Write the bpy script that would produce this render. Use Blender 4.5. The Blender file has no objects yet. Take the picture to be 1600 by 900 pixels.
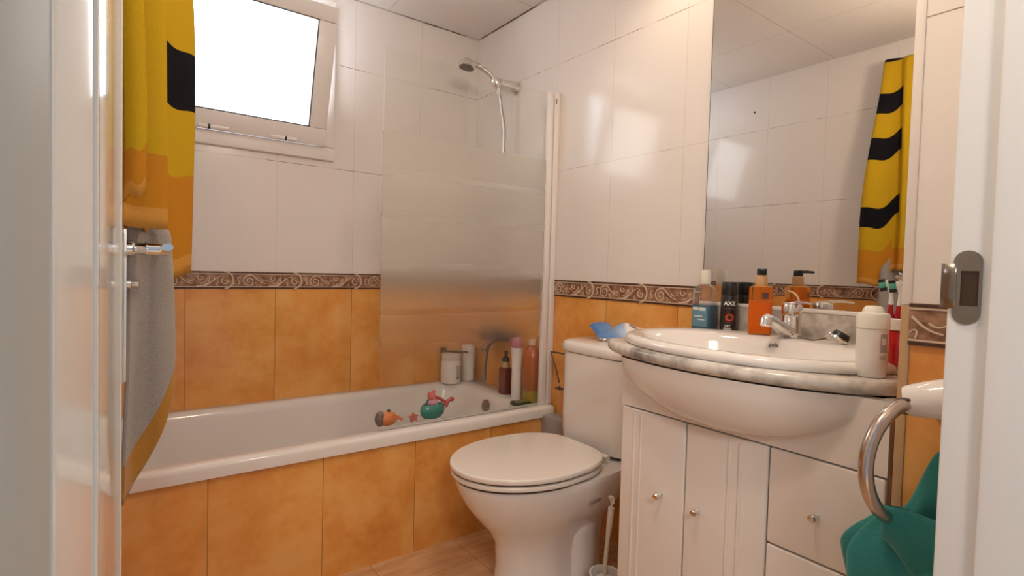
import bpy, bmesh, math, random
from mathutils import Vector, Matrix
random.seed(7)
C = bpy.context.scene.collection
PI = math.pi

# ------------------------------------------------------------------ materials
MATS = {}
def mat(name, col, rough=.5, metal=0., **kw):
    if name in MATS: return MATS[name]
    m = bpy.data.materials.new(name); m.use_nodes = True
    b = m.node_tree.nodes['Principled BSDF']
    b.inputs['Base Color'].default_value = (*col, 1)
    b.inputs['Roughness'].default_value = rough
    b.inputs['Metallic'].default_value = metal
    for k, v in kw.items():
        key = {'trans': 'Transmission Weight', 'ior': 'IOR', 'coat': 'Coat Weight', 'spec': 'Specular IOR Level',
               'sheen': 'Sheen Weight', 'sss': 'Subsurface Weight', 'alpha': 'Alpha'}[k]
        b.inputs[key].default_value = v
    MATS[name] = m
    return m

class NT:
    def __init__(s, m): s.m = m; s.t = m.node_tree; s.n = s.t.nodes; s.b = s.n['Principled BSDF']
    def new(s, t): return s.n.new(t)
    def link(s, a, b): s.t.links.new(a, b)
    def val(s, sock, v):
        if hasattr(v, 'is_linked'): s.link(v, sock)
        else: sock.default_value = v
    def math(s, op, a, b=None, c=None):
        n = s.new('ShaderNodeMath'); n.operation = op
        s.val(n.inputs[0], a)
        if b is not None: s.val(n.inputs[1], b)
        if c is not None: s.val(n.inputs[2], c)
        return n.outputs[0]
    def mix(s, f, a, b):
        n = s.new('ShaderNodeMix'); n.data_type = 'RGBA'
        s.val(n.inputs[0], f)
        for sock, v in ((n.inputs[6], a), (n.inputs[7], b)):
            if isinstance(v, tuple): sock.default_value = (*v, 1)
            else: s.link(v, sock)
        return n.outputs[2]
    def pos(s):
        g = s.new('ShaderNodeNewGeometry'); x = s.new('ShaderNodeSeparateXYZ'); s.link(g.outputs['Position'], x.inputs[0])
        return g.outputs['Position'], x.outputs
    def noise(s, vec, scale, detail=3, rough=.5):
        n = s.new('ShaderNodeTexNoise'); n.inputs['Scale'].default_value = scale
        n.inputs['Detail'].default_value = detail; n.inputs['Roughness'].default_value = rough
        if vec is not None: s.link(vec, n.inputs['Vector'])
        return n.outputs['Fac']
    def ramp(s, f, stops):
        n = s.new('ShaderNodeValToRGB'); s.link(f, n.inputs[0])
        e = n.color_ramp.elements
        while len(e) < len(stops): e.new(.5)
        for el, (p, c) in zip(e, stops): el.position = p; el.color = (*c, 1)
        return n.outputs[0]
    def bump(s, h, strength=.2, dist=.01):
        n = s.new('ShaderNodeBump'); n.inputs['Strength'].default_value = strength; n.inputs['Distance'].default_value = dist
        s.link(h, n.inputs['Height']); s.link(n.outputs[0], s.b.inputs['Normal'])

TW = 1/3
ZB0, ZB1 = .940, 1.0107           # decorative border
WHITE_T = (.80, .735, .69)
def tile_mat(name, axis, off, zj=(1.4845, 1.9509)):
    m = mat(name, WHITE_T, .13); t = NT(m)
    p, xyz = t.pos()
    c = xyz['XYZ'.index(axis)]; z = xyz[2]
    u = t.math('DIVIDE', t.math('ADD', t.math('MULTIPLY', c, -1.), -off + 20*TW), TW)
    fr = t.math('FRACT', u)
    d = t.math('MULTIPLY', t.math('MINIMUM', fr, t.math('SUBTRACT', 1., fr)), TW)
    jv = t.math('LESS_THAN', d, .0011)
    cell = t.math('FLOOR', u)
    # orange stone tile, cloudy
    cv = t.new('ShaderNodeCombineXYZ')
    t.link(t.math('MULTIPLY', cell, 3.7), cv.inputs[0])
    add = t.new('ShaderNodeVectorMath'); add.operation = 'ADD'; t.link(p, add.inputs[0]); t.link(cv.outputs[0], add.inputs[1])
    n1 = t.noise(add.outputs[0], 5.5, 5, .55)
    n2 = t.noise(add.outputs[0], 38, 3, .6)
    nn = t.math('ADD', t.math('MULTIPLY', n1, .82), t.math('MULTIPLY', n2, .18))
    org = t.ramp(nn, [(.28, (.68, .245, .046)), (.46, (.80, .355, .084)), (.60, (.86, .44, .130)), (.8, (.88, .53, .21))])
    nw = t.noise(add.outputs[0], 3., 3)
    wht = t.mix(nw, (.785, .72, .675), (.82, .757, .71))
    low = t.math('LESS_THAN', z, .975)
    body = t.mix(low, wht, org)
    jn = t.noise(p, 9., 2)
    jcol = t.mix(low, t.mix(jn, (.60, .51, .45), (.745, .67, .61)), (.30, .13, .035))
    col = t.mix(jv, body, jcol)
    for zz in zj:
        h = t.math('LESS_THAN', t.math('ABSOLUTE', t.math('SUBTRACT', z, zz)), .0011)
        gr = t.ramp(jn, [(.42, (.20, .13, .09)), (.56, (.69, .61, .55))])
        col = t.mix(h, col, gr)
    t.link(col, t.b.inputs['Base Color'])
    t.bump(t.noise(p, 7, 2), .10, .012)
    return m

M_W1 = tile_mat('tile_window_wall', 'X', 0.)
M_W2 = tile_mat('tile_mirror_wall', 'Y', .314)
M_W4 = tile_mat('tile_left_wall', 'Y', .05)
M_TUBT = tile_mat('tile_bath_panel', 'X', .0037, ())
M_COL = tile_mat('tile_corner', 'Y', .08)

M_PAINT = mat('white_paint', (.80, .77, .735), .35)
M_JAMB = mat('jamb_paint', (.82, .805, .785), .38)
t = NT(M_JAMB); t.bump(t.noise(t.pos()[0], 60, 3), .05, .004)
M_DOOR = mat('door_lacquer', (.80, .78, .73), .12, coat=.3)
M_CEIL = mat('ceiling_panel', (.82, .755, .70), .75)
def _ceil():
    t = NT(M_CEIL); p, xyz = t.pos(); col = None
    def line(c, o, w):
        f = t.math('FRACT', t.math('DIVIDE', t.math('ADD', c, o), .6206))
        return t.math('LESS_THAN', t.math('MULTIPLY', t.math('MINIMUM', f, t.math('SUBTRACT', 1., f)), .6206), w)
    a = line(xyz[1], .466 + 6.206, .0014); b = line(xyz[0], .515 + 6.206, .0012)
    n = t.noise(p, 14, 2)
    col = t.mix(t.math('MAXIMUM', a, b), (.82, .755, .70), t.mix(n, (.33, .25, .20), (.60, .51, .45)))
    t.link(col, t.b.inputs['Base Color'])
_ceil()
M_FLOOR = mat('floor_tile', (.6, .4, .25), .22)
def _floor():
    t = NT(M_FLOOR); p, xyz = t.pos()
    def line(c, o):
        f = t.math('FRACT', t.math('DIVIDE', t.math('ADD', c, o), TW))
        return t.math('LESS_THAN', t.math('MULTIPLY', t.math('MINIMUM', f, t.math('SUBTRACT', 1., f)), TW), .0014)
    j = t.math('MAXIMUM', line(xyz[0], 10.17), line(xyz[1], 10.86))
    mp = t.new('ShaderNodeMapping'); mp.inputs['Scale'].default_value = (3, 16, 3); t.link(p, mp.inputs[0])
    n = t.noise(mp.outputs[0], 2.2, 5, .6)
    body = t.ramp(n, [(.3, (.60, .33, .15)), (.55, (.70, .43, .23)), (.8, (.78, .53, .32))])
    t.link(t.mix(j, body, (.40, .23, .11)), t.b.inputs['Base Color'])
_floor()

M_CER = mat('white_ceramic', (.83, .775, .735), .10, coat=.3)
M_SEAT = mat('seat_plastic', (.82, .74, .665), .16)
M_TUB = mat('bath_enamel', (.80, .745, .70), .14)
M_PVC = mat('white_pvc', (.82, .755, .72), .35)
M_LAC = mat('cabinet_lacquer', (.82, .745, .685), .20, coat=.35)
M_CHROME = mat('chrome', (.78, .76, .74), .10, 1.)
M_STEEL = mat('satin_steel', (.27, .235, .20), .28, 1.)
M_DARKM = mat('dark_metal', (.16, .12, .10), .35, .8)
M_BLACK = mat('black_plastic', (.012, .011, .011), .32)
M_DARK = mat('dark_gap', (.05, .035, .028), .8)
M_HOLE = mat('latch_hole_shade', (.055, .028, .014), .9)
M_GREY = mat('grey_board', (.34, .31, .29), .5)
M_MIRROR = mat('mirror_silver', (.80, .79, .765), .012, 1.)
M_MIRE = mat('mirror_edge', (.10, .09, .085), .35)
M_BROWN = mat('border_ground', (.27, .13, .075), .35)
t = NT(M_BROWN); p_, _x = t.pos()
t.link(t.ramp(t.noise(p_, 42, 3), [(.35, (.17, .07, .035)), (.55, (.33, .17, .095)), (.75, (.50, .31, .19))]), t.b.inputs['Base Color'])
M_BDARK = mat('border_line', (.075, .030, .018), .4)
M_CREAM = mat('border_scroll', (.66, .50, .375), .32)
M_MARBLE = mat('marble', (.7, .68, .64), .18)
def _marble():
    t = NT(M_MARBLE); p, xyz = t.pos()
    n = t.noise(p, 9, 6, .62)
    n2 = t.noise(p, 22, 4, .6)
    v = t.math('ADD', t.math('MULTIPLY', n, .75), t.math('MULTIPLY', n2, .25))
    t.link(t.ramp(v, [(.34, (.20, .17, .145)), (.44, (.42, .375, .325)), (.54, (.68, .625, .565)), (.7, (.78, .725, .665))]), t.b.inputs['Base Color'])
_marble()

def glass_like(name, col, rough=0., ior=1.45, **kw):
    return mat(name, col, rough, 0., trans=1., ior=ior, **kw)

# shower screen: clear float glass with a sand-blasted field, clear stripes, fading out downwards
M_SCREEN = bpy.data.materials.new('screen_glass'); M_SCREEN.use_nodes = True
def _screen():
    m = M_SCREEN; t = NT(m); n = m.node_tree
    out = n.nodes['Material Output']; n.nodes.remove(t.b)
    p, xyz = t.pos(); z = xyz[2]
    def step(a, b):  # 0 below a, 1 above b
        r = t.new('ShaderNodeMapRange'); r.interpolation_type = 'SMOOTHSTEP'
        t.link(z, r.inputs[0]); r.inputs[1].default_value = a; r.inputs[2].default_value = b
        return r.outputs[0]
    top = t.math('LESS_THAN', z, 1.525)
    fade = step(.66, .97)
    f = t.math('MULTIPLY', top, fade)
    for zc, hw in ((1.387, .011), (1.232, .011), (1.055, .011), (.885, .010)):
        s = t.math('LESS_THAN', t.math('ABSOLUTE', t.math('SUBTRACT', z, zc)), hw)
        f = t.math('MULTIPLY', f, t.math('SUBTRACT', 1., t.math('MULTIPLY', s, .48)))
    tr = t.new('ShaderNodeBsdfTransparent'); tr.inputs[0].default_value = (.985, .99, .98, 1)
    gl = t.new('ShaderNodeBsdfGlossy'); gl.inputs['Roughness'].default_value = .02
    clear = t.new('ShaderNodeMixShader'); fr = t.new('ShaderNodeFresnel'); fr.inputs[0].default_value = 1.18
    clear.inputs[0].default_value = .045; t.link(tr.outputs[0], clear.inputs[1]); t.link(gl.outputs[0], clear.inputs[2])
    rf = t.new('ShaderNodeBsdfRefraction'); rf.inputs['Color'].default_value = (.965, .96, .93, 1)
    rf.inputs['Roughness'].default_value = .52; rf.inputs['IOR'].default_value = 1.18
    df = t.new('ShaderNodeBsdfDiffuse'); df.inputs[0].default_value = (.80, .79, .74, 1)
    fm = t.new('ShaderNodeMixShader'); fm.inputs[0].default_value = .10
    t.link(rf.outputs[0], fm.inputs[1]); t.link(df.outputs[0], fm.inputs[2])
    mx = t.new('ShaderNodeMixShader'); t.link(f, mx.inputs[0]); t.link(clear.outputs[0], mx.inputs[1]); t.link(fm.outputs[0], mx.inputs[2])
    t.link(mx.outputs[0], out.inputs[0])
_screen()

M_PANE = bpy.data.materials.new('lit_frosted_pane'); M_PANE.use_nodes = True
def _pane():
    t = NT(M_PANE); t.b.inputs['Base Color'].default_value = (.9, .9, .9, 1)
    t.b.inputs['Emission Color'].default_value = (.93, .96, 1., 1); t.b.inputs['Emission Strength'].default_value = 4.2
_pane()
M_LAMP = bpy.data.materials.new('lamp_glow'); M_LAMP.use_nodes = True
t = NT(M_LAMP); t.b.inputs['Emission Color'].default_value = (1., .80, .56, 1); t.b.inputs['Emission Strength'].default_value = 12.

def fabric(name, col, col2, scale=300):
    m = mat(name, col, .95, sheen=.25); t = NT(m); p, _ = t.pos()
    n = t.noise(p, scale, 2)
    t.link(t.mix(n, col, col2), t.b.inputs['Base Color']); t.bump(n, .45, .003)
    return m

# ------------------------------------------------------------------ mesh builder
class MB:
    def __init__(s): s.bm = bmesh.new(); s.mi = 0
    def _f(s, vs):
        try:
            f = s.bm.faces.new(vs); f.material_index = s.mi; return f
        except ValueError: return None
    def box(s, lo, hi, bev=0., mtx=None, seg=2):
        b = bmesh.new()
        x0, y0, z0 = (min(a, c) for a, c in zip(lo, hi)); x1, y1, z1 = (max(a, c) for a, c in zip(lo, hi))
        v = [b.verts.new(c) for c in ((x0,y0,z0),(x1,y0,z0),(x1,y1,z0),(x0,y1,z0),(x0,y0,z1),(x1,y0,z1),(x1,y1,z1),(x0,y1,z1))]
        for q in ((0,3,2,1),(4,5,6,7),(0,1,5,4),(1,2,6,5),(2,3,7,6),(3,0,4,7)): b.faces.new([v[i] for i in q])
        if bev > 0: bmesh.ops.bevel(b, geom=list(b.edges), offset=bev, segments=seg, profile=.5, affect='EDGES')
        s._merge(b, mtx); return s
    def _merge(s, b, mtx=None):
        mp = {}
        for v in b.verts: mp[v] = s.bm.verts.new(mtx @ v.co if mtx else v.co)
        for f in b.faces: s._f([mp[v] for v in f.verts])
        b.free()
    def rings(s, rings, closed=True, cap0=True, cap1=True, loop=False):
        R = [[s.bm.verts.new(p) for p in r] for r in rings]
        n = len(R[0]); pairs = list(zip(R, R[1:])) + ([(R[-1], R[0])] if loop else [])
        for a, b in pairs:
            for i in range(n if closed else n-1):
                j = (i+1) % n; s._f([a[i], a[j], b[j], b[i]])
        if closed and not loop:
            if cap0: s._f(list(reversed(R[0])))
            if cap1: s._f(R[-1])
        return s
    def tube(s, pts, r, n=10, closed=False, flat=None, caps=True):
        pts = [Vector(p) for p in pts]; N = len(pts)
        rad = r if isinstance(r, (list, tuple)) else [r]*N
        tang = []
        for i in range(N):
            a = pts[i-1] if (i > 0 or closed) else pts[i]; b = pts[(i+1) % N] if (i < N-1 or closed) else pts[i]
            d = (b-a); tang.append(d.normalized() if d.length > 1e-9 else Vector((0,0,1)))
        ref = Vector((0,0,1)) if abs(tang[0].z) < .9 else Vector((1,0,0))
        if flat is not None: ref = Vector(flat[0])
        u = (ref - tang[0]*ref.dot(tang[0])).normalized(); rings = []
        for i in range(N):
            u = (u - tang[i]*u.dot(tang[i]))
            if flat is not None:
                u = ref - tang[i]*ref.dot(tang[i])
            u.normalize(); w = tang[i].cross(u)
            k = flat[1] if flat is not None else 1.
            rings.append([pts[i] + (u*math.cos(2*PI*j/n)*k + w*math.sin(2*PI*j/n))*rad[i] for j in range(n)])
        s.rings(rings, loop=closed, cap0=caps, cap1=caps); return s
    def lathe(s, prof, c=(0,0,0), axis=(0,0,1), n=32, sx=1., sy=1., rot=0.):
        ax = Vector(axis).normalized()
        q = Vector((0,0,1)).rotation_difference(ax)
        rr = []
        for r, h in prof:
            rr.append([Vector(c) + q @ (Matrix.Rotation(rot, 3, 'Z') @ Vector((max(r, 1e-5)*math.cos(2*PI*i/n)*sx, max(r, 1e-5)*math.sin(2*PI*i/n)*sy, h))) for i in range(n)])
        s.rings(rr); return s
    def sphere(s, c, r, n=16, m=10, sc=(1,1,1), mtx=None):
        b = bmesh.new(); bmesh.ops.create_uvsphere(b, u_segments=n, v_segments=m, radius=r)
        M = Matrix.Translation(c) @ (mtx or Matrix.Identity(4)) @ Matrix.Diagonal((*sc, 1))
        s._merge(b, M); return s
    def grid(s, fn, nu, nv, uv=False):
        V = [[s.bm.verts.new(fn(i/nu, j/nv)) for j in range(nv+1)] for i in range(nu+1)]
        lay = s.bm.loops.layers.uv.verify() if uv else None
        for i in range(nu):
            for j in range(nv):
                f = s._f([V[i][j], V[i+1][j], V[i+1][j+1], V[i][j+1]])
                if uv and f:
                    for l, (a, b) in zip(f.loops, ((i,j),(i+1,j),(i+1,j+1),(i,j+1))): l[lay].uv = (a/nu, b/nv)
        return s
    def prism(s, poly, axis_vec, depth_vec=None):
        a = [s.bm.verts.new(p) for p in poly]; d = Vector(axis_vec)
        b = [s.bm.verts.new(Vector(p)+d) for p in poly]; n = len(a)
        s._f(list(reversed(a))); s._f(b)
        for i in range(n): s._f([a[i], a[(i+1) % n], b[(i+1) % n], b[i]])
        return s
    def build(s, name, m, parent=None, origin=None, smooth=35, normals=True):
        if normals: bmesh.ops.recalc_face_normals(s.bm, faces=s.bm.faces)
        org = ORG.get(parent.name, Vector()) if parent else Vector(origin or (0,0,0))
        for v in s.bm.verts: v.co -= org
        me = bpy.data.meshes.new(name); s.bm.to_mesh(me); s.bm.free()
        for x in (m if isinstance(m, (list, tuple)) else [m]): me.materials.append(x)
        if smooth:
            me.shade_smooth(); me.set_sharp_from_angle(angle=math.radians(smooth))
        o = bpy.data.objects.new(name, me); C.objects.link(o)
        if parent: o.parent = parent; ORG[o.name] = org
        else: o.location = org; ORG[o.name] = org
        return o
ORG = {}
def tag(o, label, cat, group=None):
    o['label'] = label; o['category'] = cat
    if group: o['group'] = group
    return o
def thing(name, label, cat, loc, group=None):
    o = bpy.data.objects.new(name, None); C.objects.link(o); o.location = loc; ORG[o.name] = Vector(loc)
    o.empty_display_size = .05
    return tag(o, label, cat, group)
def struct(o, label=None, cat=None):
    o['kind'] = 'structure'
    if label: o['label'] = label
    if cat: o['category'] = cat
    return o
def plabel(o, label): o['label'] = label; return o
def text_bm(txt, size, fn, mtl, name, parent, align='CENTER', depth=.0004, shear=0., bold=0.):
    """lettering: font outline, every vertex mapped by fn(x, y, h) to its place on the surface"""
    cu = bpy.data.curves.new(name, 'FONT'); cu.body = txt; cu.size = size; cu.align_x = align; cu.align_y = 'CENTER'
    cu.extrude = depth/2; cu.shear = shear; cu.offset = bold; cu.resolution_u = 3
    o = bpy.data.objects.new('tmp_text', cu); C.objects.link(o)
    dg = bpy.context.evaluated_depsgraph_get(); dg.update()
    me = bpy.data.meshes.new_from_object(o.evaluated_get(dg))
    bpy.data.objects.remove(o); bpy.data.curves.remove(cu)
    b = MB(); b.bm.from_mesh(me); bpy.data.meshes.remove(me)
    bmesh.ops.triangulate(b.bm, faces=b.bm.faces)
    for v in b.bm.verts: v.co = fn(v.co.x, v.co.y, v.co.z + depth/2)
    return b.build(name, mtl, parent, smooth=0, normals=False)
def smoothstep(a, b, x):
    x = max(0., min(1., (x-a)/(b-a))); return x*x*(3-2*x)
def lerp(a, b, t): return a + (b-a)*t

# ------------------------------------------------------------------ setting
LX, CZ = -1.66, 2.265
FY0 = -2.26           # room face of the door wall
# window wall with an opening
WX0, WX1, WZ0, WZ1 = -1.43, -.785, 1.535, 2.195
b = MB()
b.box((LX-.12, 0, 0), (.12, .14, WZ0)); b.box((LX-.12, 0, WZ1), (.12, .14, CZ+.1))
b.box((LX-.12, 0, WZ0), (WX0, .14, WZ1)); b.box((WX1, 0, WZ0), (.12, .14, WZ1))
struct(b.build('wall_back', M_W1, smooth=0), 'tiled wall with the window above the bathtub', 'wall')
b = MB(); b.box((0, -2.40, 0), (.12, 0, CZ+.1))
struct(b.build('wall_right', M_W2, smooth=0), 'tiled wall with the mirror behind the toilet and washbasin', 'wall')
b = MB(); b.box((LX-.12, -2.40, 0), (LX, 0, CZ+.1))
struct(b.build('wall_left', M_W4, smooth=0), 'tiled wall opposite the mirror', 'wall')
b = MB(); b.box((-.70, -2.40, 0), (0, FY0, CZ+.1)); b.box((LX, -2.40, 0), (-1.64, FY0, CZ+.1)); b.box((-1.64, -2.40, 2.15), (-.70, FY0, CZ+.1))
struct(b.build('wall_front', M_PAINT, smooth=0), 'wall with the doorway', 'wall')
CX = -.48; CY = -2.118
b = MB(); b.box((CX, FY0, 0), (0, CY, CZ+.05))
struct(b.build('wall_corner', M_COL, smooth=0), 'tiled corner pier right of the mirror', 'wall')
b = MB(); b.box((LX-.12, -3.6, -.08), (.12, .14, 0))
struct(b.build('floor', M_FLOOR, smooth=0), 'beige tiled floor', 'floor')
b = MB(); b.box((LX+.004, FY0, CZ), (-.004, -.004, CZ+.05))
struct(b.build('ceiling', M_CEIL, smooth=0), 'panelled suspended ceiling', 'ceiling')
# bath apron (tiled masonry)
TY = -.690
b = MB(); b.box((LX, TY, 0), (0, TY+.012, .4175))
struct(b.build('wall_bath', M_TUBT, smooth=0), 'orange tiled panel below the bathtub rim', 'wall')
# little ledge between bath panel and toilet tank
b = MB(); b.box((-.075, -.875, 0), (0, TY-.002, .43), .006)
struct(b.build('trim_1', M_GREY), 'low grey ledge between bathtub and toilet', 'trim')

# decorative border with scroll relief
def spiral(cx, cz, r0, r1, a0, a1, n=26, sx=1.):
    return [(cx + lerp(r0, r1, i/n)*math.cos(lerp(a0, a1, i/n))*sx, cz + lerp(r0, r1, i/n)*math.sin(lerp(a0, a1, i/n))) for i in range(n+1)]
def bez(p, n=12):
    o = []
    for i in range(n+1):
        t = i/n; q = [Vector((*a, 0)) for a in p]
        while len(q) > 1: q = [q[k].lerp(q[k+1], t) for k in range(len(q)-1)]
        o.append((q[0].x, q[0].y))
    return o
PER = .270; HB = ZB1-ZB0
def border(name, origin, right, normal, length, phase, label):
    """origin: where the strip starts at floor level; phase: distance of the first big C scroll"""
    R, N, O = Vector(right), Vector(normal), Vector(origin)
    P = lambda x, z, h: O + R*x + Vector((0,0,ZB0 + z)) + N*h
    b = MB()
    def bar(x0, x1, z0, z1, h):
        c = [P(x0, z0, .0), P(x1, z0, .0), P(x1, z1, .0), P(x0, z1, .0)]
        b.prism(c, N*h)
    b.mi = 0; bar(0, length, .0, HB, .004)
    b.mi = 1; bar(0, length, .0012, .0062, .0055); bar(0, length, HB-.0062, HB-.0012, .0055)
    b.mi = 2; bar(0, length, .0072, .0105, .0060); bar(0, length, HB-.0105, HB-.0075, .0060)
    s = HB/200.
    k0 = int(math.floor((-phase)/PER)) - 1
    for k in range(k0, k0 + int(length/PER) + 4):
        x0 = phase + k*PER
        def cv(pts, r0, r1=None, h=.0045):
            q = [(x0+x, z) for x, z in pts]
            if any(x < .002 or x > length-.002 for x, z in q):
                q = [(x, z) for x, z in q if .002 < x < length-.002]
                if len(q) < 3: return
            r1_ = r0 if r1 is None else r1
            rad = [lerp(r0, r1_, i/(len(q)-1)) for i in range(len(q))]
            b.tube([P(x, z, h) for x, z in q], rad, 6, flat=(N, .8))
        m = HB/2
        # big C
        cv(bez([(-.002, HB-.001), (.040, HB-.002), (.046, .008), (.0, .001)], 18), .0028, .0036, .006)
        cv(spiral(.004, m-.004, .017, .003, 1.9, 8.6, 26), .0024, .0014)
        # small S
        cv(bez([(.060, m+.012), (.042, m+.012), (.044, m-.002), (.054, m-.004), (.064, m-.010), (.048, m-.016)], 12), .0020)
        # spiral
        cv(spiral(.091, m-.003, .0245, .003, 1.4, 12.2, 44), .0026, .0014)
        cv(bez([(.092, HB-.012), (.112, HB-.011), (.118, m+.006), (.130, m-.010), (.158, m-.014)], 16), .0026, .0017)
        cv(bez([(.138, m+.004), (.146, m-.006), (.156, m-.004), (.164, m+.003)], 8), .0020, .0012)
        cv(bez([(.120, .012), (.126, .028), (.116, .030), (.112, .020)], 8), .0018, .0012)
        # acanthus curl and crescent
        cv(spiral(.186, m+.010, .012, .003, 2.6, 8.0, 18), .0022, .0013)
        cv(bez([(.214, m+.014), (.222, m-.012), (.198, .010), (.170, .011)], 14), .0014, .0036)
        cv(bez([(.208, m+.010), (.212, m-.004), (.196, m-.014), (.184, m-.014)], 10), .0012, .0022)
        # stem
        cv(bez([(.198, .012), (.222, .022), (.236, .050), (.262, .052)], 16), .0030, .0014)
        cv(bez([(.232, .040), (.234, .050), (.230, .058)], 6), .0020, .0010)
        cv(bez([(.246, m-.010), (.238, m-.018), (.246, .012)], 6), .0018, .0012)
    return struct(b.build(name, [M_BROWN, M_BDARK, M_CREAM], smooth=50), label, 'trim')
border('trim_2', (LX, 0, 0), (1,0,0), (0,-1,0), -LX, 1.66-.926-PER*2, 'brown scroll tile border below the window')
border('trim_3', (0, 0, 0), (0,-1,0), (-1,0,0), 2.118, .885-.004, 'brown scroll tile border behind the toilet')
border('trim_4', (LX, -2.26, 0), (0,1,0), (1,0,0), 2.26, .1, 'brown scroll tile border opposite the mirror')
border('trim_5', (CX, CY-.010, 0), (0,-1,0), (-1,0,0), .128, -.110, 'brown scroll tile border on the corner pier')
# metal / plastic edging on the pier corner
b = MB(); b.box((CX-.003, CY-.012, ZB1-.004), (CX+.012, CY+.003, CZ), .002)
struct(b.build('trim_6', mat('edge_white', (.84, .77, .72), .35)), 'white edging strip on the pier corner', 'trim')
b = MB(); b.box((CX-.003, CY-.012, 0), (CX+.012, CY+.003, ZB1-.004), .002)
struct(b.build('trim_7', mat('edge_tan', (.50, .31, .16), .35)), 'tan edging strip on the pier corner', 'trim')
# dark shadow joint between walls and ceiling
b = MB(); b.box((LX, -.0035, CZ-.0045), (-.0, -.0005, CZ+.001)); b.box((-.0035, FY0, CZ-.0045), (-.0005, 0, CZ+.001))
M_JOINT = mat('ceiling_joint', (.3, .22, .17), .8)
tt = NT(M_JOINT); pp, _ = tt.pos()
tt.link(tt.ramp(tt.noise(pp, 6, 2), [(.42, (.10, .07, .05)), (.56, (.58, .50, .44))]), tt.b.inputs['Base Color'])
struct(b.build('trim_8', M_JOINT, smooth=0), 'dark joint where the walls meet the ceiling', 'trim')

# ------------------------------------------------------------------ doorway
RX = -.76
b = MB()
b.box((RX, -2.40, 0), (-.70, -2.248, 2.15), .004)
b.box((RX-.013, -2.46, 0), (RX+.02, -2.288, 2.15), .005)
jr = struct(b.build('trim_9', M_JAMB), 'white door jamb on the right with the strike plate', 'door frame')
sp = MB()   # strike plate with a rounded outline, rectangular hole and a lip
sx = RX-.0016
def plate_outline():
    pts = []
    y0, y1, z0, z1 = -2.2795, -2.2535, .9985, 1.0845
    r = (y1-y0)/2
    for i in range(13): a = PI*i/12; pts.append((y0+r+r*math.cos(a), z1-r+r*math.sin(a)))
    for i in range(13): a = PI + PI*i/12; pts.append((y0+r+r*math.cos(a), z0+r+r*math.sin(a)))
    return pts
hy0, hy1, hz0, hz1 = -2.2772, -2.2605, 1.0200, 1.0610
# build the plate as a frame around the hole
bmp = bmesh.new()
outer = plate_outline()
vo = [bmp.verts.new((0, y, z)) for y, z in outer]; vi = [bmp.verts.new((0, y, z)) for y, z in ((hy1,hz1),(hy0,hz1),(hy0,hz0),(hy1,hz0))]
eo = [bmp.edges.new((vo[i], vo[(i+1) % len(vo)])) for i in range(len(vo))]; ei = [bmp.edges.new((vi[i], vi[(i+1) % 4])) for i in range(4)]
bmesh.ops.triangle_fill(bmp, edges=eo+ei, use_beauty=True)
r_ = bmesh.ops.extrude_face_region(bmp, geom=list(bmp.faces))
for v in r_['geom']:
    if isinstance(v, bmesh.types.BMVert): v.co.x -= .0016
sp._merge(bmp, Matrix.Translation((RX, 0, 0)))
def lip(u, v):
    z = lerp(1.0165, 1.0695, v); a = u*1.25
    return Vector((sx - .0006 + .012*(1-math.cos(a)), -2.2565 + .0165*math.sin(a)/math.sin(1.25), z))
sp.grid(lip, 8, 4)
spo = sp.build('strike_plate', M_STEEL, jr); plabel(spo, 'steel strike plate')
md = spo.modifiers.new('thick', 'SOLIDIFY'); md.thickness = .0008; md.offset = 0
b = MB(); b.box((RX-.0004, hy0-.0003, hz0-.0003), (RX-.0002, hy1+.0003, hz1+.0003)); b.build('latch_hole_shade', M_HOLE, jr, smooth=0)  # flat dark sheet, the shade inside the hole is its colour
for zc in (1.0765, 1.0070):
    b = MB(); b.lathe([(.0001, -.0008), (.0042, -.0002), (.0042, .0003), (.0001, .0006)], (sx-.0002, -2.2665, zc), (-1,0,0), 16)
    b.build('screw', M_STEEL, spo)
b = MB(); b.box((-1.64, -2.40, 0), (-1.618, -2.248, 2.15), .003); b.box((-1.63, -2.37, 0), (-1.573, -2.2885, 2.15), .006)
struct(b.build('trim_10', mat('jamb_left_shaded', (.42, .43, .40), .6)), 'door jamb on the left, its shade put into the grey colour', 'door frame')  # darker than the right jamb: hallway shade is put into the colour
b = MB(); b.box((-1.618, -2.40, 2.135), (RX, -2.248, 2.15)); struct(b.build('trim_11', M_JAMB), 'door frame head', 'door frame')

# door leaf, open into the room
A = Vector((-1.575, -2.247, 0)); Bp = Vector((-1.5486, -1.423, 0))
dirv = (Bp-A).normalized(); nrm = Vector((dirv.y, -dirv.x, 0)); LEN = (Bp-A).length
def D(s, h, z): return A + dirv*s + nrm*h + Vector((0,0,z))
DM = Matrix(((dirv.x, nrm.x, 0, A.x), (dirv.y, nrm.y, 0, A.y), (0, 0, 1, 0), (0, 0, 0, 1)))
b = MB(); b.box((0, -.036, .012), (LEN, 0, 2.118), .003, DM)
door = struct(b.build('door_1', M_DOOR), 'glossy white door standing open at the left', 'door')
for z0, z1 in ((.20, 1.96),):
    b = MB()
    s0, s1 = .155, LEN-.155
    for (a0, a1, c0, c1) in ((s0, s0+.014, z0, z1), (s1-.014, s1, z0, z1), (s0, s1, z0, z0+.014), (s0, s1, z1-.014, z1)):
        b.box((a0, -.001, c0), (a1, .0022, c1), .0015, DM)
    b.build('panel_moulding', M_DOOR, door)
HS = LEN-.058
b = MB(); b.box((HS-.02, -.001, .868), (HS+.02, .0065, 1.108), .004, DM)
esc = b.build('handle_plate', M_CHROME, door); plabel(esc, 'long chrome handle plate')
b = MB()
b.lathe([(.012, 0), (.012, .006), (.009, .009), (.009, .020), (.0105, .023), (.0095, .027), (.0095, .05), (.0001, .052)], D(HS, .006, 1.064), nrm, 20)
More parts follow.
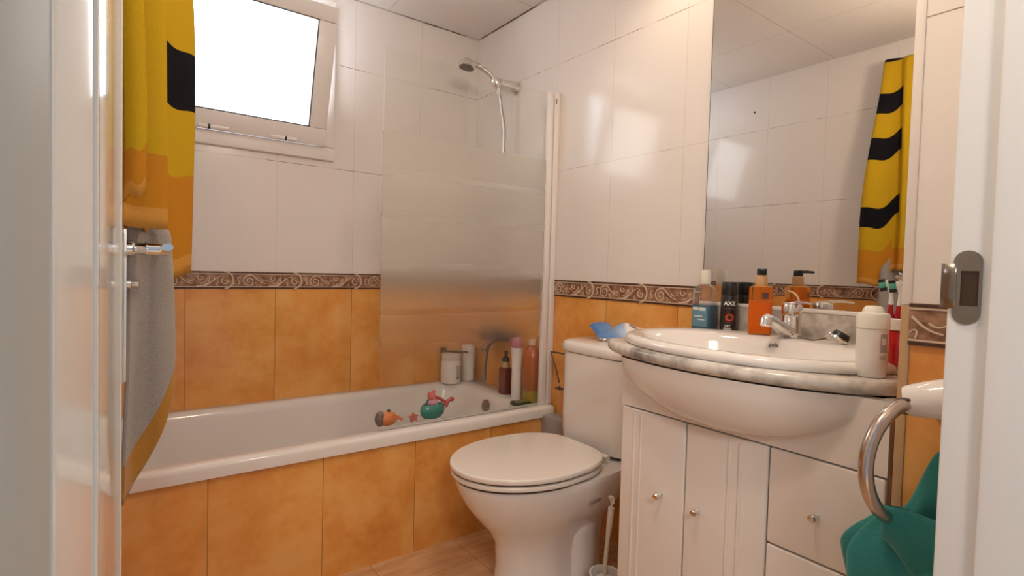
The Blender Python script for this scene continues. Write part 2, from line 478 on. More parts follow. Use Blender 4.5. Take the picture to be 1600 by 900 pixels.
b.tube([D(HS+.006, .052, 1.064), D(HS-.02, .0535, 1.066), D(HS-.06, .053, 1.067), D(HS-.105, .052, 1.066)], [.009, .0085, .0075, .007], 12, flat=((0,0,1), .75))
h = b.build('lever_handle', M_CHROME, door); plabel(h, 'chrome lever handle')
b = MB(); b.lathe([(.008, 0), (.008, .004), (.005, .006), (.0055, .014), (.0001, .016)], D(HS, .006, 1.012), nrm, 16); b.build('thumb_turn', M_CHROME, door)

# ------------------------------------------------------------------ window
b = MB()
fx0, fx1, fz0, fz1 = -1.452, -.764, 1.513, 2.215
fw_ = .058
for lo, hi in (((fx0, -.022, fz0), (fx1, .06, fz0+fw_)), ((fx0, -.022, fz1-fw_), (fx1, .06, fz1)),
               ((fx0, -.022, fz0+fw_), (fx0+fw_, .06, fz1-fw_)), ((fx1-fw_, -.022, fz0+fw_), (fx1, .06, fz1-fw_))):
    b.box(lo, hi, .006)
win = struct(b.build('window_1', M_PVC), 'small white window tilted open above the bathtub', 'window')
# sash, hinged below and tilted into the room
tilt = math.radians(17.)
HP = Vector((0, -.030, 1.583))
SM = Matrix.Translation(HP) @ Matrix.Rotation(tilt, 4, 'X')
b = MB(); sx0, sx1, sh = -1.405, -.812, .552; sf = .062
for lo, hi in (((sx0, -.012, -.014), (sx1, .030, sf)), ((sx0, -.012, sh-sf), (sx1, .030, sh)), ((sx0, -.012, sf), (sx0+sf+.012, .030, sh-sf)), ((sx1-sf-.012, -.012, sf), (sx1, .030, sh-sf))):
    b.box(lo, hi, .005, SM)
sash = b.build('sash', M_PVC, win)
b = MB(); b.box((sx0+sf, .006, sf-.006), (sx1-sf, .012, sh-sf+.006), 0, SM); plabel(b.build('pane', M_PANE, sash, smooth=0), 'bright frosted pane')
b = MB(); g = .0035
px0, px1 = sx0+sf+.012, sx1-sf-.012
for lo, hi in (((px0, -.011, sf), (px1, .0055, sf+g)), ((px0, -.011, sh-sf-g), (px1, .0055, sh-sf)), ((px0, -.011, sf), (px0+g, .0055, sh-sf)), ((px1-g, -.011, sf), (px1, .0055, sh-sf))):
    b.box(lo, hi, 0, SM)
b.build('gasket', M_BLACK, sash, smooth=0)
for xh in (-1.245, -.985):
    b = MB(); b.tube([(xh-.052, -.040, 1.577), (xh+.052, -.040, 1.577)], .0088, 14)
    h = b.build('hinge', M_PVC, win)
    b = MB(); b.tube([(xh+.004 if xh > -1.1 else xh-.02, -.040, 1.577), (xh+.012 if xh > -1.1 else xh-.012, -.040, 1.577)], .0094, 14); b.build('hinge_bush', M_BLACK, h)
b = MB(); b.box((WX0-.01, .05, WZ0-.01), (WX1+.01, .06, WZ1+.01)); 
b.bm.free()

# ------------------------------------------------------------------ ceiling downlight
def downlight(x, y, label):
    o = thing('ceiling_downlight', label, 'lamp', (x, y, CZ))
    b = MB(); b.lathe([(.030, -.001), (.042, -.001), (.043, -.005), (.031, -.008), (.030, -.001)], (x, y, CZ), n=28); b.build('ring', M_CHROME, o)
    b = MB(); b.lathe([(.0001, -.003), (.029, -.003), (.029, -.001), (.0001, -.001)], (x, y, CZ), n=24); b.build('bulb', M_LAMP, o)
    return o
downlight(-.243, -1.345, 'recessed round ceiling lamp above the washbasin mirror')

# ------------------------------------------------------------------ bathtub
def rrect(x0, x1, y0, y1, r, z, n=8):
    if not isinstance(r, (list, tuple)): r = [r]*4
    P = []
    for (cx, cy, a0, rr) in ((x1-r[0], y1-r[0], 0, r[0]), (x0+r[1], y1-r[1], PI/2, r[1]), (x0+r[2], y0+r[2], PI, r[2]), (x1-r[3], y0+r[3], 1.5*PI, r[3])):
        for i in range(n+1):
            a = a0 + PI/2*i/n; P.append(Vector((cx+rr*math.cos(a), cy+rr*math.sin(a), z)))
    return P
tub = thing('bathtub', 'white enamel bathtub set along the window wall behind an orange tiled panel', 'bathtub', (-.83, -.35, .08))
x0, x1, y0, y1 = LX+.003, -.003, -.704, -.003
R = [rrect(x0, x1, y0, y1, .012, .418), rrect(x0, x1, y0, y1, .012, .448), rrect(x0+.006, x1-.004, y0+.006, y1, .014, .4585),
     rrect(x0+.016, x1-.006, y0+.016, y1-.004, .02, .4615),
     rrect(x0+.07, x1-.115, y0+.062, y1-.050, (.13,.10,.10,.13), .4600), rrect(x0+.080, x1-.128, y0+.072, y1-.058, (.13,.10,.10,.13), .452),
     rrect(x0+.090, x1-.138, y0+.080, y1-.064, (.13,.10,.10,.13), .425),
     rrect(x0+.16, x1-.17, y0+.105, y1-.09, (.14,.12,.12,.14), .25), rrect(x0+.24, x1-.20, y0+.13, y1-.12, (.14,.12,.12,.14), .13),
     rrect(x0+.30, x1-.25, y0+.18, y1-.17, (.10,.10,.10,.10), .092)]
b = MB(); b.rings(R, cap0=False); b.build('tub_shell', M_TUB, tub, smooth=50)
b = MB(); b.lathe([(.0001, .010), (.020, .010), (.028, .006), (.030, 0)], (-.148, -.374, .405), (-1,0,.18), 28)
plabel(b.build('overflow_cap', mat('overflow', (.30, .25, .23), .25, .7), tub), 'dark metal overflow cap')
b = MB(); b.lathe([(.0001, .002), (.026, .002), (.03, .0)], (-.36, -.35, .094), n=24); b.build('drain', M_CHROME, tub)

# ------------------------------------------------------------------ shower screen
SY = -.655
scr = thing('shower_screen', 'glass shower screen with frosted stripes and white posts on the bathtub rim', 'shower screen', (-.02, SY, .462))
b = MB(); b.box((-.030, SY-.018, .4625), (-.001, SY+.012, 1.822), .003); wp = b.build('wall_profile', M_PVC, scr)
b = MB(); b.box((-.026, SY-.0185, 1.770), (-.021, SY-.017, 1.792)); b.build('fixing_slot', M_DARK, wp, smooth=0)
b = MB(); b.box((-.060, SY-.014, .4680), (-.0335, SY+.010, 1.818), .003); b.build('pivot_profile', M_PVC, scr)
b = MB(); b.box((-.0335, SY-.009, .466), (-.0302, SY+.008, 1.815)); b.build('pivot_seal', M_DARK, scr, smooth=0)
b = MB(); b.box((-.802, SY-.003, .470), (-.059, SY+.003, 1.815), .0006, seg=1); plabel(b.build('glass_pane', M_SCREEN, scr, smooth=0), 'glass pane with a sandblasted field')
b = MB(); b.box((-.800, SY-.004, .4635), (-.062, SY+.004, .4695)); b.build('bottom_seal', mat('clear_seal', (.52, .49, .43), .3), scr, smooth=0)
b = MB(); b.box((-.066, SY-.013, .462), (-.030, SY+.012, .4675), .001); b.build('pivot_block', M_PVC, scr)

# ------------------------------------------------------------------ shower set
sh = thing('hand_shower', 'chrome hand shower in its wall bracket with a hanging hose', 'shower', (0, -.353, 1.9))
b = MB(); yb, zb = -.345, 1.923
b.lathe([(.034, 0), (.033, .004), (.031, .008), (.028, .05), (.024, .095), (.0001, .097)], (-.001, yb, zb), (-1, .10, .05), 28)
br = b.build('wall_bracket', M_CHROME, sh)
b = MB()
hp = Vector((-.108, yb+.012, zb+.006))
b.lathe([(.020, -.022), (.022, -.01), (.022, .012), (.018, .022)], hp, (-.55, .1, .83), 20); b.build('bracket_clamp', M_CHROME, br)
hd = Vector((-.252, -.300, 1.984))
b = MB()
hpts = [hp + Vector((.018, 0, -.050)), hp + Vector((.004, 0, -.015)), hp + Vector((-.028, .006, .030)), hp + Vector((-.066, .018, .056)), hd + Vector((.045, -.012, .010)), hd + Vector((.022, -.004, .010))]
def cr(P, n=8):
    P = [Vector(p) for p in P]; o = []
    for i in range(len(P)-1):
        a, b_, c, d = P[max(i-1, 0)], P[i], P[i+1], P[min(i+2, len(P)-1)]
        for k in range(n):
            t = k/n; o.append(.5*((2*b_) + (c-a)*t + (2*a-5*b_+4*c-d)*t*t + (3*b_-a-3*c+d)*t**3))
    o.append(P[-1]); return o
hc = cr(hpts); b.tube(hc, [lerp(.0115, .0135, i/(len(hc)-1)) for i in range(len(hc))], 16); b.build('shower_handle', M_CHROME, sh)
b = MB(); ax = Vector((-.16, .05, -1.)).normalized()
b.lathe([(.0001, -.030), (.020, -.028), (.034, -.018), (.041, -.004), (.042, .006), (.038, .010), (.0001, .011)], hd, ax, 30)
hdo = b.build('shower_head', M_CHROME, sh)
b = MB(); b.lathe([(.0001, .0122), (.034, .0122), (.035, .0105), (.0001, .0105)], hd, ax, 28); b.build('spray_plate', M_DARKM, hdo)
b = MB()
hose = cr([hp+Vector((.018, 0, -.05)), hp+Vector((.030, 0, -.10)), (-.066, -.348, 1.70), (-.070, -.338, 1.45), (-.068, -.333, 1.20), (-.074, -.325, .95), (-.098, -.315, .74), (-.098, -.285, .58),
           (-.085, -.262, .505), (-.075, -.235, .496), (-.062, -.225, .54), (-.060, -.240, .62), (-.062, -.262, .685)], 10)
b.tube(hose, [.0075 + .0006*(i % 2) for i in range(len(hose))], 10); plabel(b.build('hose', mat('hose_steel', (.36, .32, .29), .3, .9), sh), 'flexible metal hose')

mx = thing('bath_mixer', 'dark metal bath mixer tap on the wall behind the bottles', 'tap', (0, -.31, .70))
b = MB(); b.tube([(-.062, -.175, .714), (-.062, -.205, .716), (-.062, -.41, .728), (-.062, -.45, .732)], [.018, .022, .022, .018], 18); mb_ = b.build('mixer_body', M_DARKM, mx)
for yy in (-.235, -.385):
    b = MB(); b.lathe([(.032, 0), (.030, .008), (.018, .014), (.016, .055)], (-.001, yy, .722), (-1,0,0), 20); b.build('wall_union', M_DARKM, mx)
b = MB(); b.tube([(-.062, -.315, .715), (-.090, -.315, .70), (-.125, -.315, .672), (-.130, -.315, .655)], [.018, .017, .015, .014], 14); b.build('spout', M_DARKM, mx)
b = MB(); b.lathe([(.020, 0), (.022, .02), (.018, .03)], (-.062, -.315, .742), (0,0,1), 18); b.tube([(-.062, -.315, .765), (-.09, -.33, .775), (-.13, -.345, .782)], [.010, .009, .007], 10); b.build('lever', M_DARKM, mx)

# ------------------------------------------------------------------ bath corner bottles
ZR = .4622
def bottle(name, label, cat, x, y, z, parts, rotz=0., group=None):
    o = thing(name, label, cat, (x, y, z), group)
    return o
o = thing('cosmetic_jar', 'white screw-top jar on the bathtub corner with a razor lying on it', 'jar', (-.165, -.070, ZR))
b = MB(); b.lathe([(.046, 0), (.051, .004), (.052, .012), (.052, .108), (.049, .116), (.044, .120), (.044, .124)], (-.165, -.070, ZR), n=36); jb = b.build('jar_body', M_PVC, o)
b = MB(); b.lathe([(.047, .122), (.0485, .124), (.0485, .148), (.045, .152), (.0001, .152)], (-.165, -.070, ZR), n=36); b.build('screw_lid', mat('jar_lid', (.78, .70, .62), .35), o)
def cylmap(c, r, ang0, z0, k=1.):
    return lambda x, y, h: Vector((c[0] + (r+h)*math.cos(ang0 + x/r*k), c[1] + (r+h)*math.sin(ang0 + x/r*k), z0 + y))
def cyl_label(b, c, r, a0, a1, z0, z1, n=12, sx=1., sy=1.):
    b.grid(lambda u, v: Vector((c[0] + r*math.cos(lerp(a0, a1, u))*sx, c[1] + r*math.sin(lerp(a0, a1, u))*sy, lerp(z0, z1, v))), n, 2)
b = MB(); cyl_label(b, (-.165, -.070), .0524, -1.55, -.35, ZR+.022, ZR+.092); b.build('label', mat('label_grey', (.55, .50, .44), .5), jb)
b = MB(); cyl_label(b, (-.165, -.070), .0528, -1.45, -1.33, ZR+.026, ZR+.034); b.build('print_mark', M_BLACK, jb)
o = thing('razor', 'black razor lying across the lid of the white jar', 'razor', (-.165, -.070, ZR+.152))
b = MB(); b.tube([(-.185, -.040, ZR+.1585), (-.15, -.085, ZR+.1595), (-.105, -.135, ZR+.1600)], [.0045, .006, .005], 10); b.build('razor_handle', M_BLACK, o)
b = MB(); b.box((-.207, -.050, ZR+.1535), (-.180, -.028, ZR+.178), .003); b.build('razor_head', M_BLACK, o)
c = (-.052, -.055)
o = thing('shampoo_bottle', 'plain tall white cylinder bottle in the bathtub corner beside the jar', 'bottle', (*c, ZR))
b = MB(); b.lathe([(.030, 0), (.034, .003), (.034, .145), (.0335, .148)], (*c, ZR), n=32); b.build('bottle_body', M_PVC, o)
b = MB(); b.lathe([(.0335, .149), (.0338, .152), (.0338, .182), (.031, .186), (.0001, .186)], (*c, ZR), n=32); b.build('cap', mat('cap_white', (.84, .80, .76), .3), o)
c = (-.062, -.405)
o = thing('oil_bottle', 'dark red bottle with a black pump beside the tall white bottle', 'bottle', (*c, ZR))
M_RED = mat('dark_red_liquid', (.16, .022, .012), .18, coat=.4)
b = MB(); b.rings([rrect(c[0]-.023, c[0]+.023, c[1]-.027, c[1]+.027, .008, ZR+z) for z in (0, .003, .118)] + [rrect(c[0]-.019, c[0]+.019, c[1]-.023, c[1]+.023, .009, ZR+.123)]); b.build('bottle_body', M_RED, o)
b = MB(); b.lathe([(.016, .122), (.018, .124), (.018, .150), (.015, .152)], (*c, ZR), n=24); b.build('collar', mat('gold_collar', (.62, .45, .26), .3, .3), o)
b = MB(); b.lathe([(.017, .152), (.019, .155), (.017, .168), (.009, .172), (.006, .185), (.009, .188), (.010, .200), (.0001, .203)], (*c, ZR), n=20); b.build('pump', mat('pump_dark', (.03, .035, .022), .4), o)
c = (-.098, -.538)
o = thing('body_lotion_tube', 'tall slim white bottle with a pink cap beside the shower screen post', 'bottle', (*c, ZR))
b = MB(); b.lathe([(.021, 0), (.023, .004), (.0225, .06), (.0215, .13), (.023, .18), (.026, .222), (.027, .236), (.024, .238)], (*c, ZR), n=28); b.build('bottle_body', mat('bottle_white', (.83, .76, .74), .3), o)
b = MB(); b.lathe([(.024, .238), (.027, .240), (.029, .256), (.026, .272), (.018, .284), (.0001, .288)], (*c, ZR), n=28); b.build('cap', mat('cap_pink', (.55, .20, .26), .35), o)
c = (-.054, -.592)
o = thing('shower_gel_bottle', 'big orange brown bottle with an olive base at the screen post', 'bottle', (*c, ZR))
M_ORB = mat('brown_orange_bottle', (.42, .10, .030), .2, coat=.4)
t = NT(M_ORB); p_, x_ = t.pos()
t.link(t.ramp(t.math('DIVIDE', t.math('SUBTRACT', x_[2], ZR), .3), [(.0, (.32, .25, .04)), (.16, (.30, .22, .035)), (.20, (.30, .09, .028)), (.7, (.45, .105, .035))]), t.b.inputs['Base Color'])
b = MB(); b.lathe([(.036, 0), (.040, .004), (.041, .02), (.041, .165), (.039, .195), (.032, .225), (.020, .246), (.014, .250)], (*c, ZR), n=32, sx=.95); b.build('bottle_body', M_ORB, o)
b = MB(); b.lathe([(.014, .250), (.017, .252), (.017, .278), (.014, .281), (.0001, .281)], (*c, ZR), n=20); b.build('cap', mat('cap_peach', (.70, .46, .36), .35), o)
o = thing('soap_dish', 'flat dark green soap dish in front of the orange brown bottle', 'dish', (-.13, -.612, ZR))
b = MB(); b.rings([rrect(-.165, -.080, -.636, -.578, .012, ZR+z) for z in (0, .010)] + [rrect(-.160, -.085, -.631, -.583, .010, ZR+.010), rrect(-.158, -.087, -.629, -.585, .010, ZR+.004)]); b.build('dish', mat('dark_green', (.03, .045, .018), .4), o)
b = MB(); b.rings([rrect(-.152, -.094, -.624, -.590, .012, ZR+z) for z in (.0045, .012)] + [rrect(-.146, -.100, -.618, -.596, .010, ZR+.016)]); b.build('soap', mat('olive_soap', (.16, .15, .05), .5), o)

# ------------------------------------------------------------------ bath toys on the rim behind the screen
o = thing('toy_cup', 'teal round bath toy with a pink figure and red tail on the bathtub rim', 'toy', (-.545, -.598, ZR))
c = Vector((-.560, -.610, ZR))
b = MB(); b.lathe([(.020, 0), (.034, .004), (.046, .018), (.049, .034), (.046, .048), (.040, .056), (.036, .057), (.034, .050), (.0001, .048)], c, n=32, sx=1.12, sy=.66, rot=.15); b.build('cup_body', mat('teal_plastic', (.015, .23, .19), .18, coat=.4), o)
b = MB(); b.sphere(c+Vector((0, 0, .062)), .020, sc=(1.2,.9,.8)); b.build('figure_body', mat('lilac_plastic', (.62, .28, .38), .4), o)
b = MB(); b.sphere(c+Vector((-.006, 0, .087)), .0165, sc=(1.,.9,1.05)); b.sphere(c+Vector((-.018, -.004, .100)), .006); b.sphere(c+Vector((.006, .004, .103)), .007); b.sphere(c+Vector((-.006, -.016, .084)), .006); b.build('figure_head', mat('pink_plastic', (.66, .12, .115), .4), o)
b = MB(); b.tube(cr([c+Vector((.012, 0, .080)), c+Vector((.030, -.002, .074)), c+Vector((.048, -.004, .062)), c+Vector((.060, -.006, .056))]), .0065, 10)
b.tube(cr([c+Vector((.052, -.005, .040)), c+Vector((.062, -.006, .058)), c+Vector((.078, -.007, .068)), c+Vector((.086, -.008, .064))]), [.010]*8+[.008]*8+[.009]*9, 10)
b.build('tail', mat('red_plastic', (.42, .018, .022), .3), o)
b = MB(); b.tube(cr([c+Vector((-.030, 0, .050)), c+Vector((-.024, 0, .066)), c+Vector((-.018, 0, .074))]), .005, 8); b.build('arm', mat('dark_green_plastic', (.03, .07, .05), .4), o)
o = thing('toy_fish', 'orange and grey fish bath toy at the free edge of the shower screen', 'toy', (-.76, -.612, ZR))
c = Vector((-.748, -.616, ZR))
b = MB(); b.sphere(c+Vector((0, 0, .0275)), .032, 20, 14, sc=(1.12, .75, .85)); fb = b.build('fish_body', mat('orange_plastic', (.72, .21, .065), .35), o)
b = MB(); b.sphere(c+Vector((-.030, 0, .030)), .026, 16, 12, sc=(.75, .7, 1.1)); b.build('fish_head', mat('grey_plastic', (.17, .12, .11), .4), o)
b = MB(); b.tube(cr([c+Vector((.030, 0, .026)), c+Vector((.044, 0, .024)), c+Vector((.058, -.002, .014))]), [.009]*8 + [.005]*9, 8, flat=((0,1,0), .5)); b.build('fin', mat('orange_plastic', (.7, .2, .06)), o)
b = MB(); b.tube([c+Vector((-.002, -.004, .054)), c+Vector((.006, -.004, .060))], .006, 8); b.build('top_fin', M_DARK, o)
o = thing('toy_star', 'tiny pink bath toy between the teal toy and the orange fish', 'toy', (-.635, -.606, ZR))
b = MB(); c = Vector((-.640, -.604, ZR+.010)); pts = []
for i in range(10): a = 2*PI*i/10+.4; r = .020 if i % 2 == 0 else .011; pts.append(c+Vector((r*math.cos(a), -.010, r*math.sin(a)*.95 + .004)))
b.prism(pts, (0, .012, 0)); tag(b.build('star', mat('coral_plastic', (.55, .17, .12), .4), o), '', '') if False else b.build('star_body', mat('coral_plastic', (.55, .17, .12), .4), o)

# ------------------------------------------------------------------ toilet
TC = -1.085
to = thing('toilet', 'white close-coupled toilet with closed lid between bathtub and vanity', 'toilet', (-.40, TC, 0))
def egg(xb, xf, hw, z, n=44, pw=2.35, wide=.45, cy=TC, sq=3.6, taper=0.):
    """plan outline: rear end xb squarish, front end xf round; widest at `wide` of the length from the back"""
    P = []; xm = lerp(xb, xf, wide)
    for i in range(n):
        a = 2*PI*i/n; c_, s_ = math.cos(a), math.sin(a)
        if c_ >= 0: x = xm + (xf-xm)*c_; y = hw*abs(s_)
        else:
            e = 2/sq; k = abs(c_)**e
            x = xm + (xb-xm)*k; y = hw*abs(s_)**e*(1 - taper*k*k)
        P.append(Vector((x, cy + math.copysign(y, s_), z)))
    return P
def ped(z):
    """bowl and pedestal outline at height z"""
    t_ = [(0, -.10, -.575, .118), (.03, -.10, -.572, .112), (.10, -.095, -.566, .106), (.17, -.09, -.572, .110), (.215, -.085, -.598, .126), (.26, -.08, -.640, .152), (.31, -.07, -.680, .178), (.355, -.06, -.705, .194), (.385, -.045, -.715, .200), (.397, -.04, -.713, .198)]
    for a, b_ in zip(t_, t_[1:]):
        if z <= b_[0]: f = (z-a[0])/(b_[0]-a[0]); return [lerp(a[i], b_[i], f) for i in (1, 2, 3)]
    return t_[-1][1:]
b = MB()
zs = [0, .015, .03, .06, .10, .14, .17, .19, .205, .22, .24, .26, .285, .31, .335, .355, .372, .385, .393, .398]
def pegg(z):
    xb, xf, hw = ped(z)
    P = egg(xb - .05*(1-smoothstep(.22, .34, z)), xf, hw, z, 48, wide=.52)
    if z < .30:   # waist behind the bowl
        f = 1 - smoothstep(.10, .30, z)
        for p in P:
            k = smoothstep(-.46, -.30, p.x)*smoothstep(-.02, -.12, p.x)
            p.y = TC + (p.y-TC)*(1 - .22*f*k)
    if z > .30:
        for p in P:   # deck stays wide towards the tank
            if p.x > -.28:
                k = smoothstep(-.28, -.10, p.x); p.y = TC + (p.y-TC)*(1 - .10*k)
    return P
b.rings([pegg(z) for z in zs])
bowl = b.build('bowl', M_CER, to, smooth=60)
for sgn in (-1, 1):   # trapway bulge and fixing slot on each side
    b = MB()
    def trap(u, v, s=sgn):
        z = lerp(.0, .235, v); x = -.275 + .058*math.cos(PI*u)*math.sqrt(max(0, 1-max(0, (v-.75)/.25)**2))
        bul = .030*math.sin(PI*u)*(1-smoothstep(.80, 1., v))
        return Vector((x, TC + s*(.083 + bul), z))
    b.grid(trap, 16, 16); b.build('trapway', M_CER, to, smooth=60)
    b = MB(); b.tube([(-.350, TC+sgn*.1770, .318), (-.300, TC+sgn*.1725, .322)], .011, 12); b.build('fixing_slot', mat('slot_shade', (.30, .25, .22), .6), to)
def slab(z0, z1, xb, xf, hw, r, name, m, wide=.5, par=None):
    b = MB(); rr = []
    for (dz, ins) in ((0, r*.7), (r*.4, r*.2), (r, 0), (z1-z0-r, 0), (z1-z0-r*.4, r*.25), (z1-z0-r*.1, r*.8), (z1-z0, r*1.8)):
        rr.append(egg(xb-ins, xf+ins, hw-ins, z0+dz, 72, wide=wide, sq=4.2, taper=.24))
    b.rings(rr); return b.build(name, m, par or to, smooth=60)
b = MB(); b.rings([egg(-.24, -.716, .195, z, 56, wide=.46, sq=4.2, taper=.24) for z in (.397, .430)]); b.build('seat_gap_shade', M_DARK, to, smooth=60)  # dark insert: shadow between lid, seat and bowl put into its colour
slab(.4055, .4195, -.226, -.727, .206, .003, 'seat_ring', M_SEAT, .46)
slab(.4265, .4435, -.222, -.731, .209, .005, 'lid', M_SEAT, .46)
for px, py in ((-.66, .10), (-.66, -.10)):
    b = MB(); b.box((px-.010, TC+py-.006, .399), (px+.010, TC+py+.006, .4043), .001); b.build('seat_buffer', M_PVC, to)
b = MB(); b.tube([(-.214, TC-.13, .420), (-.214, TC+.13, .420)], .009, 12); b.build('lid_hinge', M_PVC, to)
# tank
hw = .172
b = MB(); b.rings([rrect(-.150, -.012, TC-hw+.022, TC+hw-.022, (.02,.05,.05,.02), .399), rrect(-.185, -.010, TC-hw+.004, TC+hw-.004, (.02,.065,.065,.02), .415), rrect(-.192, -.008, TC-hw, TC+hw, (.02,.07,.07,.02), .46), rrect(-.192, -.006, TC-hw-.002, TC+hw+.002, (.02,.075,.075,.02), .7475)])
b.build('tank', M_CER, to, smooth=50)
b = MB(); b.rings([rrect(-.196, -.005, TC-hw-.008, TC+hw+.008, (.02,.08,.08,.02), .7505), rrect(-.201, -.004, TC-hw-.012, TC+hw+.012, (.02,.085,.085,.02), .758), rrect(-.201, -.004, TC-hw-.012, TC+hw+.012, (.02,.085,.085,.02), .775),
                   rrect(-.196, -.006, TC-hw-.006, TC+hw+.006, (.02,.08,.08,.02), .786), rrect(-.180, -.012, TC-hw+.010, TC+hw-.010, (.02,.07,.07,.02), .7915)])
b.build('tank_lid', M_CER, to, smooth=50)
BTN = Vector((-.128, TC-.012, .7915))
b = MB(); b.lathe([(.0215, 0), (.0225, .002), (.0225, .016), (.021, .019), (.0001, .0195)], BTN, n=28); plabel(b.build('flush_button', M_CHROME, to), 'chrome flush button')

# wet wipes pack on the tank
o = thing('wipes_pack', 'crumpled blue and white wet wipes pack on the toilet tank lid', 'wipes', (-.06, -1.18, .7915))
def pack(u, v, top=1):
    x = lerp(-.112, -.012, v); y = lerp(-1.000, -1.335, u)
    up = .050*(1-smoothstep(0, .22, u))            # the sealed end stands up over the button
    if top:
        e = max(0, math.sin(PI*u))**.55*max(0, math.sin(PI*v))**.5
        z = .7935 + .066*e*(1 + .10*math.sin(9*u+3*v)*math.cos(7*v)) + .006*math.sin(14*u+2)*math.sin(5*v)*e + up
        y += .012*math.sin(5*v)*(1-smoothstep(0, .2, u))
    else: z = .7925 + up
    return Vector((x, y, z))
b = MB(); b.grid(lambda u, v: pack(u, v, 1), 40, 16, uv=True); 
M_PACK = mat('wipes_film', (.5, .6, .8), .25, coat=.3)
t = NT(M_PACK); uvn = t.new('ShaderNodeUVMap'); sx_ = t.new('ShaderNodeSeparateXYZ'); t.link(uvn.outputs[0], sx_.inputs[0])
wv = t.math('SUBTRACT', t.math('ADD', sx_.outputs[0], t.math('MULTIPLY', sx_.outputs[1], .42)), .10)
wv2 = t.math('ADD', wv, t.math('MULTIPLY', t.math('SINE', t.math('MULTIPLY', sx_.outputs[1], 7.)), .04))
t.link(t.ramp(wv2, [(.0, (.06, .16, .42)), (.28, (.16, .32, .60)), (.50, (.40, .50, .68)), (.53, (.86, .80, .76))]), t.b.inputs['Base Color'])
pk = b.build('pack_film', M_PACK, o, smooth=60)
b = MB(); b.grid(lambda u, v: pack(u, v, 0), 40, 4); b.build('pack_base', M_PACK, o, smooth=60)
def packmap(x, y, h):   # lettering follows the film
    u = .72 + x/.335; v = .40 + y/.100
    p = pack(min(max(u, 0), 1), min(max(v, 0), 1), 1); return p + Vector((-.0006, 0, .0012+h))
text_bm('suave & perfume', .022, packmap, mat('ink_navy', (.05, .03, .10), .5), 'print', pk)

# toilet brush
bx, by = -.318, -1.312
o = thing('toilet_brush', 'white toilet brush in its holder between toilet and vanity', 'toilet brush', (bx, by, 0))
b = MB(); b.lathe([(.050, 0), (.053, .004), (.050, .06), (.046, .100), (.050, .104), (.044, .104), (.042, .02), (.0001, .015)], (bx, by, 0), n=32); b.build('holder', M_PVC, o)
b = MB(); b.tube(cr([(bx, by, .05), (bx, by, .12), (bx+.002, by-.003, .20), (bx+.006, by-.008, .27), (bx+.008, by-.010, .315)]), [.0065 + .0035*smoothstep(16, 24, i) for i in range(33)], 12)
b.tube(cr([(bx+.008, by-.010, .312), (bx+.008, by-.010, .335), (bx+.009, by-.001, .345), (bx+.009, by-.014+.001, .348), (bx+.008, by-.018, .340), (bx+.008, by-.018, .330)], 5), .0035, 8)
b.build('handle', mat('brush_handle', (.72, .68, .60), .35), o)
b = MB(); b.lathe([(.0001, .02), (.030, .022), (.036, .05), (.030, .085), (.0001, .09)], (bx, by, 0), n=20); b.build('bristles', mat('bristle', (.75, .75, .72), .8), o)

# wire holder on the wall left of the tank
o = thing('toilet_roll_holder', 'bent metal toilet roll holder on the wall left of the tank', 'holder', (-.03, -.74, .6))
b = MB(); b.tube(cr([(-.018, -.835, .700), (-.040, -.790, .702), (-.046, -.722, .702), (-.046, -.716, .690), (-.044, -.750, .620), (-.042, -.765, .575)], 6), .0035, 10); b.build('wire', M_DARKM, o)
b = MB(); b.tube([(-.001, -.805, .702), (-.022, -.812, .702)], .006, 10); b.lathe([(.014, 0), (.012, .004), (.0001, .005)], (-.001, -.805, .702), (-1,0,0), 16); b.build('wall_plate', M_DARKM, o)
b = MB(); b.tube([(-.001, -.760, .545), (-.030, -.752, .545), (-.036, -.735, .548)], .0045, 10); b.sphere((-.030, -.752, .553), .006, 10, 8); b.build('stopper', M_DARKM, o)

# ------------------------------------------------------------------ vanity
VX, VL, VR = -.47, -1.492, -2.104
VC = -1.75
van = thing('vanity_cabinet', 'white lacquered vanity cabinet with a bulging front below the washbasin', 'cabinet', (-.24, -1.8, 0))
ZA = .700
CYL, CYR = -1.415, -2.110
def nose(y):
    k = (y-VC)/.352
    base = -.405 - .160*max(0., 1-k*k)**.55
    return base
b = MB(); b.box((VX+.022, VR+.001, .06), (-.002, VL-.001, .735)); b.box((VX+.022, VR+.001, .735), (-.002, VR+.018, .83455)); b.box((VX+.022, VL-.018, .735), (-.002, VL-.001, .83455)); b.box((VX+.06, VR+.01, 0), (-.02, VL-.01, .06)); b.build('carcass', M_LAC, van, smooth=0)
# apron with the basin bulge
def apron(u, v):
    y = lerp(VL, VR, u); z = lerp(ZA, .8345, v)
    qt = 1 - ((y+1.780)/.288)**2; q = qt - ((z-.838)/.132)**2
    amp = max(0., -nose(y) - .010 + VX)*smoothstep(0., .22, qt)
    h = amp*math.sqrt(q/qt) if q > 0 and qt > 0 else 0.
    return Vector((VX - h*smoothstep(0., .10, q), y, z))
b = MB(); b.grid(apron, 90, 40)
b.prism([Vector((VX+.0215, VL, ZA)), Vector((VX+.0215, VR, ZA)), Vector((VX+.0215, VR, .8345)), Vector((VX+.0215, VL, .8345))], (-.0005, 0, 0))
for (y_, s_) in ((VL, 1), (VR, 1)):
    b._f([b.bm.verts.new(p) for p in ((VX, y_, ZA), (VX+.022, y_, ZA), (VX+.022, y_, .8345), (VX, y_, .8345))])
b._f([b.bm.verts.new(p) for p in ((VX, VL, ZA), (VX, VR, ZA), (VX+.022, VR, ZA), (VX+.022, VL, ZA))])
b.build('apron', M_LAC, van, smooth=45)
G = .0018
